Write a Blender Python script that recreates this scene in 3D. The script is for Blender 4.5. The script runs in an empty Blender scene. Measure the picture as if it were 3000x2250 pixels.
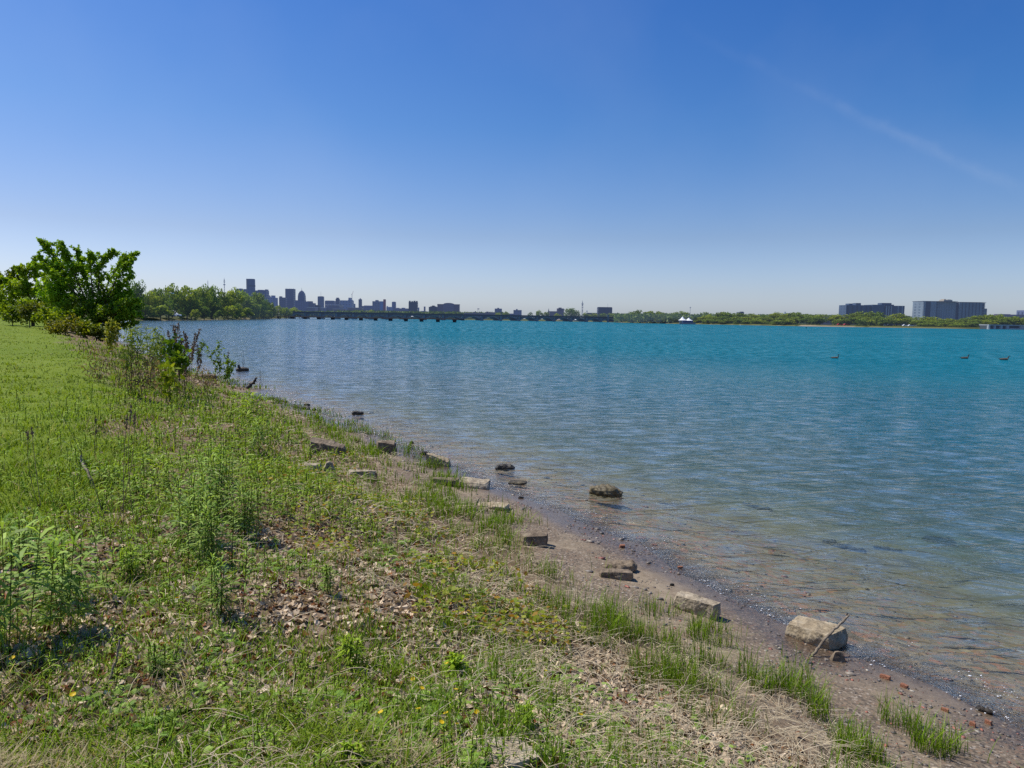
import bpy, bmesh, math, random
import numpy as np
from mathutils import Vector, Matrix

PI = math.pi
rad = math.radians
rng = np.random.default_rng(7)
scene = bpy.context.scene
COL = scene.collection

# ------------------------------------------------------------------ camera
FPX = 2170.0                    # focal length in photo pixels (photo 3000 x 2250)
PITCH = math.atan(191 / FPX)
ROLL = rad(0.80)
CAM = np.array([0.0, 0.0, 2.6])
cf = np.array([0, math.cos(PITCH), -math.sin(PITCH)])
r0 = np.array([1.0, 0, 0])
u0v = np.array([0, math.sin(PITCH), math.cos(PITCH)])
cR = math.cos(ROLL) * r0 + math.sin(ROLL) * u0v
cU = -math.sin(ROLL) * r0 + math.cos(ROLL) * u0v


def ray(u, v):
    return cf + (u - 1500) / FPX * cR - (v - 1125) / FPX * cU


def at_z(u, v, z=0.0):
    d = ray(u, v)
    t = (z - CAM[2]) / d[2]
    return CAM + d * t


def at_y(u, v, Y):
    d = ray(u, v)
    return CAM + d * (Y / d[1])


def horizon_v(u):
    return 934 + (u - 1500) * math.tan(ROLL)


# ------------------------------------------------------------------ noise
def _hash(ix, iy, seed):
    n = (ix.astype(np.int64) * 374761393 + iy.astype(np.int64) * 668265263 + seed * 1442695041) & 0xFFFFFFFF
    n = ((n ^ (n >> 13)) * 1274126177) & 0xFFFFFFFF
    n = n ^ (n >> 16)
    return (n & 0xFFFFFF) / float(0xFFFFFF)


def vnoise(x, y, seed=0):
    x = np.asarray(x, float); y = np.asarray(y, float)
    ix = np.floor(x); iy = np.floor(y)
    fx = x - ix; fy = y - iy
    fx = fx * fx * (3 - 2 * fx); fy = fy * fy * (3 - 2 * fy)
    a = _hash(ix, iy, seed); b = _hash(ix + 1, iy, seed)
    c = _hash(ix, iy + 1, seed); d = _hash(ix + 1, iy + 1, seed)
    return (a * (1 - fx) + b * fx) * (1 - fy) + (c * (1 - fx) + d * fx) * fy


def fbm(x, y, seed=0, octv=3):
    s = 0; a = 0.5; t = 0
    for k in range(octv):
        s = s + a * vnoise(x * 2 ** k + 17.3 * k, y * 2 ** k - 9.1 * k, seed + k); t += a; a *= 0.5
    return s / t


def sstep(a, b, x):
    t = np.clip((np.asarray(x, float) - a) / (b - a), 0, 1)
    return t * t * (3 - 2 * t)


# ------------------------------------------------------------------ terrain
S = 3000 / 2212
near_px = [(2212, 1575), (2100, 1520), (2000, 1470), (1900, 1430), (1800, 1390), (1690, 1342), (1640, 1322),
           (1560, 1285), (1500, 1255), (1440, 1220), (1380, 1180), (1300, 1145), (1200, 1100), (1120, 1070),
           (1060, 1050), (980, 1012), (900, 982), (830, 952), (760, 928), (700, 903), (640, 878), (590, 860),
           (560, 842), (520, 828), (470, 815), (420, 800), (370, 783), (330, 768), (295, 754), (262, 742),
           (240, 733), (222, 726)]
near = [at_z(a * S, b * S, 0)[:2] for a, b in near_px]
ext = near[0] + np.array([0.49, -0.87]) * 500


def uy(u, Y):
    return at_y(u, horizon_v(u), Y)[:2]


land1 = [ext] + near + [uy(300, 120), uy(296, 200), uy(330, 262), uy(359, 281), uy(447, 283), uy(500, 300), uy(560, 345), uy(640, 395),
                        uy(690, 430), uy(735, 500), uy(770, 590), uy(800, 655), uy(850, 735), uy(862, 850), uy(800, 1000)] + \
        [np.array([-3500., 1500.]), np.array([-3500., -600.])]
land2 = [np.array([9000., 150.]), np.array([1600., 430.]), uy(3000, 520), uy(2700, 540), uy(2400, 570), uy(2100, 660), uy(1900, 760), uy(1812, 925),
         uy(1760, 1060), uy(1600, 1090), uy(1350, 1130), uy(1100, 1260), uy(900, 1500),
         np.array([-3500., 2300.]), np.array([-9000., 2600.]), np.array([-9000., 9000.]), np.array([9000., 9000.])]


def sdf_poly(px, py, poly):
    """signed distance, positive inside"""
    P = np.array(poly)
    A = P; B = np.roll(P, -1, axis=0)
    best = np.full(px.shape, 1e18)
    inside = np.zeros(px.shape, bool)
    for (ax, ay), (bx, by) in zip(A, B):
        ex, ey = bx - ax, by - ay
        t = np.clip(((px - ax) * ex + (py - ay) * ey) / (ex * ex + ey * ey), 0, 1)
        dx = px - ax - t * ex; dy = py - ay - t * ey
        best = np.minimum(best, dx * dx + dy * dy)
        c = (ay > py) != (by > py)
        with np.errstate(divide='ignore', invalid='ignore'):
            xi = ax + (py - ay) * ex / (ey if ey != 0 else 1e-12)
        inside ^= c & (px < xi)
    dd = np.sqrt(best)
    return np.where(inside, dd, -dd)


def shore(x, y):
    x = np.atleast_1d(np.asarray(x, float)); y = np.atleast_1d(np.asarray(y, float))
    d = np.maximum(sdf_poly(x, y, land1), sdf_poly(x, y, land2))
    r = np.hypot(x, y)
    wob = (fbm(x / 1.6, y / 1.6, 5, 3) - 0.5) * np.clip(r / 25, 0.18, 1.2)
    wob2 = (fbm(x / 25, y / 25, 15, 3) - 0.5) * np.clip(r / 20 - 3, 0, 14)
    return d + wob + wob2


PD = [-400, -150, -60, -30, -15, -8, -5, -3, -1.5, -0.6, 0, 0.5, 1.0, 1.6, 2.4, 3.4, 4.5, 6, 9, 15, 60, 200, 600, 6000]
PZ = [-7, -6, -4.5, -3.0, -1.9, -1.15, -.78, -.46, -.22, -.07, 0, .055, .12, .22, .42, .68, .90, 1.02, 1.08, 1.12, 1.25, 1.6, 2.2, 3]


def height_d(x, y, d):
    z = np.interp(d, PD, PZ)
    bank = sstep(0.9, 2.2, d)
    z = z + bank * ((fbm(x / .55, y / .55, 31, 3) - .5) * .13 + (fbm(x / 2.4, y / 2.4, 33, 2) - .5) * .22 * (1 - sstep(5, 8, d) * .6))
    z = z + (1 - bank) * ((fbm(x / .35, y / .35, 37, 3) - .5) * .03) * np.clip(np.abs(d) * 2 + .35, 0, 1)
    under = sstep(0.3, 2, -d)
    z = z + under * (fbm(x / 1.1, y / 1.1, 41, 3) - .5) * .16
    return z


def H(x, y):
    x = np.atleast_1d(np.asarray(x, float)); y = np.atleast_1d(np.asarray(y, float))
    return height_d(x, y, shore(x, y))


def H1(x, y):
    return float(H([x], [y])[0])


def at_g(u, v, floor=-9):
    """where the sight line through a photo pixel meets the terrain"""
    d = ray(u, v); d = d / np.linalg.norm(d)
    ts = np.geomspace(1.2, 900, 2600)
    P = CAM[None] + d[None] * ts[:, None]
    h = np.maximum(H(P[:, 0], P[:, 1]), floor)
    k = np.argmax(P[:, 2] <= h)
    if P[k, 2] > h[k]:
        return at_y(u, v, 150)
    p = P[k].copy(); p[2] = h[k]
    return p


# ------------------------------------------------------------------ mesh helpers
def mesh_np(name, V, faces_loops, loop_start, mat, color=None, smooth=False, parent=None, attrs=None):
    me = bpy.data.meshes.new(name)
    nv = len(V); nl = len(faces_loops); nf = len(loop_start)
    me.vertices.add(nv); me.vertices.foreach_set('co', np.ascontiguousarray(V, dtype=np.float32).ravel())
    me.loops.add(nl); me.loops.foreach_set('vertex_index', np.ascontiguousarray(faces_loops, dtype=np.int32))
    me.polygons.add(nf); me.polygons.foreach_set('loop_start', np.ascontiguousarray(loop_start, dtype=np.int32))
    me.update(calc_edges=True)
    me.polygons.foreach_set('use_smooth', np.full(nf, bool(smooth)))
    if color is not None:
        a = me.color_attributes.new('Col', 'FLOAT_COLOR', 'POINT')
        c = np.ones((nv, 4), np.float32); c[:, :3] = color
        a.data.foreach_set('color', c.ravel())
    if attrs:
        for k, arr in attrs.items():
            a = me.attributes.new(k, 'FLOAT', 'POINT'); a.data.foreach_set('value', np.asarray(arr, np.float32))
    me.validate()
    o = bpy.data.objects.new(name, me); COL.objects.link(o)
    if mat: me.materials.append(mat)
    if parent: o.parent = parent
    return o


class MB:
    """collects verts, faces and colours; build() links ONE mesh object"""
    def __init__(s):
        s.V = []; s.F = []; s.S = []; s.C = []; s.n = 0; s.nl = 0

    def add(s, V, quads, col=None):
        """quads: (M,k) index array"""
        V = np.asarray(V, float); Q = np.asarray(quads)
        s.V.append(V); s.F.append((Q + s.n).ravel()); k = Q.shape[1]
        s.S.append(s.nl + np.arange(len(Q)) * k); s.nl += Q.size; s.n += len(V)
        if col is None: col = np.ones((len(V), 3)) * .5
        col = np.asarray(col, float)
        if col.ndim == 1: col = np.tile(col, (len(V), 1))
        s.C.append(col)
        return s

    def box(s, x0, x1, y0, y1, z0, z1, col=None):
        V = [(x0, y0, z0), (x1, y0, z0), (x1, y1, z0), (x0, y1, z0), (x0, y0, z1), (x1, y0, z1), (x1, y1, z1), (x0, y1, z1)]
        Q = [(0, 3, 2, 1), (4, 5, 6, 7), (0, 1, 5, 4), (1, 2, 6, 5), (2, 3, 7, 6), (3, 0, 4, 7)]
        return s.add(V, Q, col)

    def prism(s, pts, y0, y1, col=None):
        """outline pts (x,z) extruded along y (as fan of one ngon each side)"""
        n = len(pts)
        V = [(p[0], y0, p[1]) for p in pts] + [(p[0], y1, p[1]) for p in pts]
        s.add(V, [list(range(n))], col)
        Vb = V[n:]
        s.add(Vb, [list(range(n))[::-1]], col)
        Q = [(i, (i + 1) % n + 0, (i + 1) % n + n, i + n) for i in range(n)]
        s.add(V, Q, col)
        return s

    def strips(s, C, W, col):
        """C (N,K,3) centre lines, W (N,K,3) half-width vectors, col (N,3) or (N,K,3)"""
        N, K, _ = C.shape
        V = np.stack([C - W, C + W], axis=2).reshape(N * K * 2, 3)
        b = (np.arange(N) * K * 2)[:, None] + (np.arange(K - 1) * 2)[None]
        Q = np.stack([b, b + 1, b + 3, b + 2], axis=-1).reshape(-1, 4)
        col = np.asarray(col)
        if col.ndim == 2: col = np.repeat(col[:, None], K, axis=1)
        cc = np.repeat(col[:, :, None], 2, axis=2).reshape(-1, 3)
        return s.add(V, Q, cc)

    def tube(s, P, R, sides=6, col=None, cap=True):
        P = np.asarray(P, float); K = len(P); R = np.broadcast_to(np.asarray(R, float), (K,))
        T = np.gradient(P, axis=0); T /= np.linalg.norm(T, axis=1)[:, None] + 1e-12
        ref = np.array([0, 0, 1.]) if abs(T[0][2]) < .9 else np.array([1., 0, 0])
        n = np.cross(T[0], ref); n /= np.linalg.norm(n)
        V = []
        for k in range(K):
            n = n - T[k] * np.dot(n, T[k]); n /= np.linalg.norm(n) + 1e-12
            b = np.cross(T[k], n)
            a = np.arange(sides) * 2 * PI / sides
            V.append(P[k] + R[k] * (np.cos(a)[:, None] * n + np.sin(a)[:, None] * b))
        V = np.concatenate(V)
        Q = []
        for k in range(K - 1):
            for j in range(sides):
                j2 = (j + 1) % sides
                Q.append((k * sides + j, k * sides + j2, (k + 1) * sides + j2, (k + 1) * sides + j))
        s.add(V, Q, col)
        if cap:
            s.add(V[:sides], [list(range(sides))[::-1]], col if col is None or np.ndim(col) == 1 else np.asarray(col)[:sides])
            s.add(V[-sides:], [list(range(sides))], col if col is None or np.ndim(col) == 1 else np.asarray(col)[-sides:])
        return s

    def build(s, name, mat, parent=None, smooth=False):
        o = mesh_np(name, np.concatenate(s.V), np.concatenate(s.F), np.concatenate(s.S), mat,
                    np.concatenate(s.C), smooth, parent)
        return o


def tag(o, label=None, cat=None, group=None, kind=None):
    if label: o['label'] = label
    if cat: o['category'] = cat
    if group: o['group'] = group
    if kind or label: o['kind'] = kind or 'thing'
    return o


def thing(name, label, cat, loc=(0, 0, 0), rz=0, group=None):
    o = bpy.data.objects.new(name, None); COL.objects.link(o)
    o.empty_display_size = .2
    o.location = loc; o.rotation_euler = (0, 0, rz)
    return tag(o, label, cat, group)


# ------------------------------------------------------------------ materials
def new_mat(name):
    m = bpy.data.materials.new(name); m.use_nodes = True
    nt = m.node_tree
    for n in list(nt.nodes): nt.nodes.remove(n)
    out = nt.nodes.new('ShaderNodeOutputMaterial')
    return m, nt, out


def N(nt, t, **kw):
    n = nt.nodes.new(t)
    for k, v in kw.items():
        if k.startswith('i_'):
            n.inputs[k[2:].replace('_', ' ')].default_value = v
        else:
            setattr(n, k, v)
    return n


def L(nt, a, b): nt.links.new(a, b)


def mathn(nt, op, a, b=None, c=None, clamp=False):
    n = nt.nodes.new('ShaderNodeMath'); n.operation = op; n.use_clamp = clamp
    for i, x in enumerate((a, b, c)):
        if x is None: continue
        if isinstance(x, (int, float)): n.inputs[i].default_value = x
        else: nt.links.new(x, n.inputs[i])
    return n.outputs[0]


def mixc(nt, f, a, b, mode='MIX'):
    n = nt.nodes.new('ShaderNodeMix'); n.data_type = 'RGBA'; n.blend_type = mode
    for sock, x in ((n.inputs[0], f), (n.inputs[6], a), (n.inputs[7], b)):
        if isinstance(x, (int, float)): sock.default_value = x
        elif isinstance(x, tuple): sock.default_value = (*x[:3], 1)
        else: nt.links.new(x, sock)
    return n.outputs[2]


def ramp(nt, f, stops, interp='LINEAR'):
    n = nt.nodes.new('ShaderNodeValToRGB'); n.color_ramp.interpolation = interp
    e = n.color_ramp.elements
    while len(e) < len(stops): e.new(.5)
    for el, (p, c) in zip(e, stops):
        el.position = p; el.color = (*c, 1) if isinstance(c, tuple) else (c, c, c, 1)
    nt.links.new(f, n.inputs[0])
    return n.outputs[0]


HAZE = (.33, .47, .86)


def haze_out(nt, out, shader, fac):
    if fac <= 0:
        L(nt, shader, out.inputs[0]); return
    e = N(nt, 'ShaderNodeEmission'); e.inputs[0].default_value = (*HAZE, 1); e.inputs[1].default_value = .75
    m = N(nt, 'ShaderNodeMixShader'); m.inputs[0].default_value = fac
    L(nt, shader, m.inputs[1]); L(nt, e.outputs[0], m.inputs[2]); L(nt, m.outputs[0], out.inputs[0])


def mat_plain(name, col, rough=.7, haze=0, noise=.15, nscale=4, metallic=0, spec=.4, bump=0):
    m, nt, out = new_mat(name)
    p = N(nt, 'ShaderNodeBsdfPrincipled'); p.inputs['Roughness'].default_value = rough
    p.inputs['Metallic'].default_value = metallic
    p.inputs['Specular IOR Level'].default_value = spec
    tc = N(nt, 'ShaderNodeTexCoord')
    nz = N(nt, 'ShaderNodeTexNoise'); nz.inputs['Scale'].default_value = nscale; nz.inputs['Detail'].default_value = 5
    L(nt, tc.outputs['Object'], nz.inputs['Vector'])
    f = ramp(nt, nz.outputs[0], [(.3, 1 - noise), (.7, 1 + noise)])
    c = mixc(nt, 1.0, (*col,), f, 'MULTIPLY')
    L(nt, c, p.inputs['Base Color'])
    if bump:
        b = N(nt, 'ShaderNodeBump'); b.inputs['Strength'].default_value = bump; L(nt, nz.outputs[0], b.inputs['Height']); L(nt, b.outputs[0], p.inputs['Normal'])
    haze_out(nt, out, p.outputs[0], haze)
    return m


def mat_leaf(name, trans=.35, rough=.55, haze=0, objcol=False, spec=.3, tint=(1, 1, 1)):
    """foliage: colour from the mesh's own per-leaf colour attribute, part of the light comes through the leaf"""
    m, nt, out = new_mat(name)
    a = N(nt, 'ShaderNodeAttribute', attribute_name='Col')
    c = a.outputs['Color']
    if objcol:
        oi = N(nt, 'ShaderNodeObjectInfo')
        c = mixc(nt, 1.0, c, oi.outputs['Color'], 'MULTIPLY')
    if tint != (1, 1, 1): c = mixc(nt, 1.0, c, tint, 'MULTIPLY')
    p = N(nt, 'ShaderNodeBsdfPrincipled'); p.inputs['Roughness'].default_value = rough
    p.inputs['Specular IOR Level'].default_value = spec
    L(nt, c, p.inputs['Base Color'])
    if trans > 0:
        t = N(nt, 'ShaderNodeBsdfTranslucent')
        c2 = mixc(nt, 1.0, c, (1.15, 1.1, .55), 'MULTIPLY'); L(nt, c2, t.inputs[0])
        mx = N(nt, 'ShaderNodeMixShader'); mx.inputs[0].default_value = trans
        L(nt, p.outputs[0], mx.inputs[1]); L(nt, t.outputs[0], mx.inputs[2]); sh = mx.outputs[0]
    else:
        sh = p.outputs[0]
    haze_out(nt, out, sh, haze)
    return m


def mat_facade(name, wall, glass, wx=3.0, wz=3.4, fx=.5, fz=.5, haze=.15, rough=.6):
    """wall with rows of windows; object coordinates in metres"""
    m, nt, out = new_mat(name)
    tc = N(nt, 'ShaderNodeTexCoord'); sp = N(nt, 'ShaderNodeSeparateXYZ'); L(nt, tc.outputs['Object'], sp.inputs[0])
    h = mathn(nt, 'ADD', sp.outputs[0], sp.outputs[1])
    a = mathn(nt, 'LESS_THAN', mathn(nt, 'FRACT', mathn(nt, 'DIVIDE', h, wx)), fx)
    b = mathn(nt, 'LESS_THAN', mathn(nt, 'FRACT', mathn(nt, 'DIVIDE', sp.outputs[2], wz)), fz)
    f = mathn(nt, 'MULTIPLY', a, b)
    nz = N(nt, 'ShaderNodeTexNoise'); nz.inputs['Scale'].default_value = .08; nz.inputs['Detail'].default_value = 4
    L(nt, tc.outputs['Object'], nz.inputs['Vector'])
    w = mixc(nt, 1.0, wall, ramp(nt, nz.outputs[0], [(.3, .8), (.7, 1.15)]), 'MULTIPLY')
    c = mixc(nt, f, w, glass)
    p = N(nt, 'ShaderNodeBsdfPrincipled'); L(nt, c, p.inputs['Base Color'])
    L(nt, mathn(nt, 'SUBTRACT', rough, mathn(nt, 'MULTIPLY', f, .35)), p.inputs['Roughness'])
    haze_out(nt, out, p.outputs[0], haze)
    return m


# ------------------------------------------------------------------ world, sun, camera
SUN_AZ, SUN_EL = rad(-66), rad(57)
sun_dir = Vector((math.sin(SUN_AZ) * math.cos(SUN_EL), math.cos(SUN_AZ) * math.cos(SUN_EL), math.sin(SUN_EL)))


def make_world():
    w = bpy.data.worlds.new('World'); scene.world = w; w.use_nodes = True
    nt = w.node_tree
    for n in list(nt.nodes): nt.nodes.remove(n)
    out = N(nt, 'ShaderNodeOutputWorld'); bg = N(nt, 'ShaderNodeBackground')
    sky = N(nt, 'ShaderNodeTexSky', sky_type='NISHITA')
    sky.sun_disc = False; sky.sun_elevation = SUN_EL; sky.sun_rotation = SUN_AZ
    sky.altitude = 200; sky.air_density = 1.0; sky.dust_density = 1.1; sky.ozone_density = 2.2
    bg.inputs[1].default_value = 0.10
    # richer blue high up
    geo = N(nt, 'ShaderNodeNewGeometry')
    inc = N(nt, 'ShaderNodeVectorMath', operation='SCALE'); L(nt, geo.outputs['Incoming'], inc.inputs[0]); inc.inputs['Scale'].default_value = -1
    D = inc.outputs[0]
    sp = N(nt, 'ShaderNodeSeparateXYZ'); L(nt, D, sp.inputs[0])
    tint = ramp(nt, sp.outputs[2], SKY_TINT)
    c = mixc(nt, 1.0, sky.outputs[0], tint, 'MULTIPLY')
    # clear air away from the sun is a purer blue
    side = mathn(nt, 'MULTIPLY', ramp(nt, mathn(nt, 'ADD', mathn(nt, 'MULTIPLY', sp.outputs[0], .8), .5), [(.05, 0.0), (.95, 1.0)]), ramp(nt, sp.outputs[2], [(.02, 0.0), (.25, 1.0)]))
    c = mixc(nt, side, c, mixc(nt, 1.0, c, (.62, .89, 1.0), 'MULTIPLY'))
    # faint cirrus streak on the right
    d1 = ray(2100, 130); d2 = ray(2980, 560)
    d1 = d1 / np.linalg.norm(d1); d2 = d2 / np.linalg.norm(d2)
    nn = np.cross(d1, d2); nn /= np.linalg.norm(nn)
    mid = d1 + d2; mid /= np.linalg.norm(mid)
    al = np.cross(nn, mid)

    def dot(v):
        q = N(nt, 'ShaderNodeVectorMath', operation='DOT_PRODUCT'); L(nt, D, q.inputs[0]); q.inputs[1].default_value = tuple(v); return q.outputs['Value']
    nz = N(nt, 'ShaderNodeTexNoise'); nz.inputs['Scale'].default_value = 9; nz.inputs['Detail'].default_value = 4; L(nt, D, nz.inputs['Vector'])
    nz2 = N(nt, 'ShaderNodeTexNoise'); nz2.inputs['Scale'].default_value = 30; nz2.inputs['Detail'].default_value = 6; L(nt, D, nz2.inputs['Vector'])
    off = mathn(nt, 'ADD', dot(nn), mathn(nt, 'MULTIPLY', mathn(nt, 'SUBTRACT', nz.outputs[0], .5), .030))
    off = mathn(nt, 'ADD', off, mathn(nt, 'MULTIPLY', mathn(nt, 'SUBTRACT', nz2.outputs[0], .5), .013))
    band = ramp(nt, mathn(nt, 'ABSOLUTE', off), [(0, 1.0), (.0025, .75), (.010, 0)], 'EASE')
    al_v = dot(al)
    ends = ramp(nt, mathn(nt, 'ADD', al_v, .5), [(.24, 0.0), (.45, .55), (.6, 1.0), (.66, .8), (.78, 0)])
    f = mathn(nt, 'MULTIPLY', mathn(nt, 'MULTIPLY', band, ends), ramp(nt, nz2.outputs[0], [(.35, .25), (.65, 1.0)]))
    # soft broad veil
    nz3 = N(nt, 'ShaderNodeTexNoise'); nz3.inputs['Scale'].default_value = 3.2; nz3.inputs['Detail'].default_value = 5; L(nt, D, nz3.inputs['Vector'])
    veil = mathn(nt, 'MULTIPLY', ramp(nt, nz3.outputs[0], [(.45, 0.0), (.8, 1.0)]), .06)
    f = mathn(nt, 'ADD', mathn(nt, 'MULTIPLY', f, .07), veil, clamp=True)
    c = mixc(nt, f, c, (7.5, 8.0, 9.0))
    L(nt, c, bg.inputs[0]); L(nt, bg.outputs[0], out.inputs[0])
    li = bpy.data.lights.new('sun', 'SUN'); li.energy = SUN_E; li.angle = rad(.53); li.color = (1, .95, .87)
    lo = bpy.data.objects.new('sun', li); COL.objects.link(lo)
    lo.rotation_euler = (-sun_dir).to_track_quat('-Z', 'Y').to_euler(); lo.location = (-30, 10, 50)
    ca = bpy.data.cameras.new('camera'); co = bpy.data.objects.new('camera', ca); COL.objects.link(co)
    ca.sensor_width = 36; ca.lens = FPX / 3000 * 36; ca.clip_start = .05; ca.clip_end = 20000
    M = Matrix(((cR[0], cU[0], -cf[0], CAM[0]), (cR[1], cU[1], -cf[1], CAM[1]), (cR[2], cU[2], -cf[2], CAM[2]), (0, 0, 0, 1)))
    co.matrix_world = M
    scene.camera = co


SUN_E = 5.0
SKY_TINT = [(0.0, (1.22, 1.40, 1.92)), (.037, (1.08, 1.16, 1.55)), (.107, (.86, .91, 1.17)), (.24, (.55, .81, 1.19)), (.38, (.40, .72, 1.22)), (.8, (.3, .65, 1.1))]
make_world()
scene.view_settings.view_transform = 'Standard'; scene.view_settings.look = 'None'
scene.view_settings.exposure = 0; scene.view_settings.gamma = 1
scene.render.engine = 'CYCLES'
scene.cycles.use_denoising = False
scene.cycles.max_bounces = 6; scene.cycles.diffuse_bounces = 3; scene.cycles.glossy_bounces = 3
scene.cycles.transmission_bounces = 4; scene.cycles.transparent_max_bounces = 12
scene.cycles.sample_clamp_indirect = 4.0; scene.cycles.sample_clamp_direct = 6.0
scene.cycles.caustics_reflective = False; scene.cycles.caustics_refractive = False
scene.render.resolution_x = 1024; scene.render.resolution_y = 768


# ------------------------------------------------------------------ ground and water sheets
def polar_grid(ratio=1.016, r0_=.7, r1=9000):
    a_f = np.arange(-58, 58.01, .3)
    a_b = np.arange(58 + 4, 360 - 58 - .5, 4.0)
    ang = np.radians(np.concatenate([a_f, a_b]))
    r = r0_ * ratio ** np.arange(int(math.log(r1 / r0_) / math.log(ratio)) + 1)
    A, Rr = np.meshgrid(ang, r)
    X = Rr * np.sin(A); Y = Rr * np.cos(A)
    na, nr = len(ang), len(r)
    i = np.arange(nr - 1)[:, None] * na; j = np.arange(na)[None]; j2 = (j + 1) % na
    Q = np.stack([i + j, i + j2, i + na + j2, i + na + j], -1).reshape(-1, 4)
    return X.ravel(), Y.ravel(), Q, na


def make_ground():
    X, Y, Q, na = polar_grid()
    X = np.append(X, 0); Y = np.append(Y, 0)
    d = shore(X, Y); Z = height_d(X, Y, d)
    c = len(X) - 1
    tri = np.stack([np.full(na, c), (np.arange(na) + 1) % na, np.arange(na)], -1)
    V = np.stack([X, Y, Z], -1)
    loops = np.concatenate([Q.ravel(), tri.ravel()])
    starts = np.concatenate([np.arange(len(Q)) * 4, len(Q) * 4 + np.arange(na) * 3])
    r = np.hypot(X, Y)
    far = sstep(150, 400, r)
    lawn = sstep(-.35, .35, d - (LAWN_D(X, Y)))
    lawn = np.maximum(lawn, far * sstep(2.0, 5.0, d))
    wet = sstep(.75, .12, d + (fbm(X / .8, Y / .8, 77, 2) - .5) * .5) * (1 - sstep(200, 300, r))
    soil = sstep(1.1, 2.1, d + .9 * sstep(9, 17, r) + (fbm(X / .7, Y / .7, 71, 3) - .5) * 1.1) * (1 - lawn)
    u_ = 1500 + FPX * X / np.maximum(Y, 1)
    sandy = far * (u_ > 2330) * (u_ < 2500) * (Y > 100) * sstep(9, 5, d)
    farbank = sstep(230, 270, r) * (d > .3)
    o = mesh_np('ground', V, loops, starts, mat_ground(), None, True, None, {'lawn': lawn, 'wet': wet, 'soil': soil, 'shore_dist': d, 'farbank': farbank, 'sandy': sandy})
    return tag(o, kind='structure')


def LAWN_D(x, y):
    n = (fbm(np.asarray(x) / 1.3, np.asarray(y) / 1.3, 55, 3) - .5) * 1.6
    near_bump = 1.3 * np.exp(-(((np.asarray(x) + 2.6) / 1.2) ** 2 + ((np.asarray(y) - 4.4) / 1.5) ** 2))
    return 5.05 - .6 * sstep(3.1, 2.3, y) * (np.asarray(x) < .2) + n + near_bump - .5 * sstep(10, 25, np.hypot(x, y))


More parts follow.
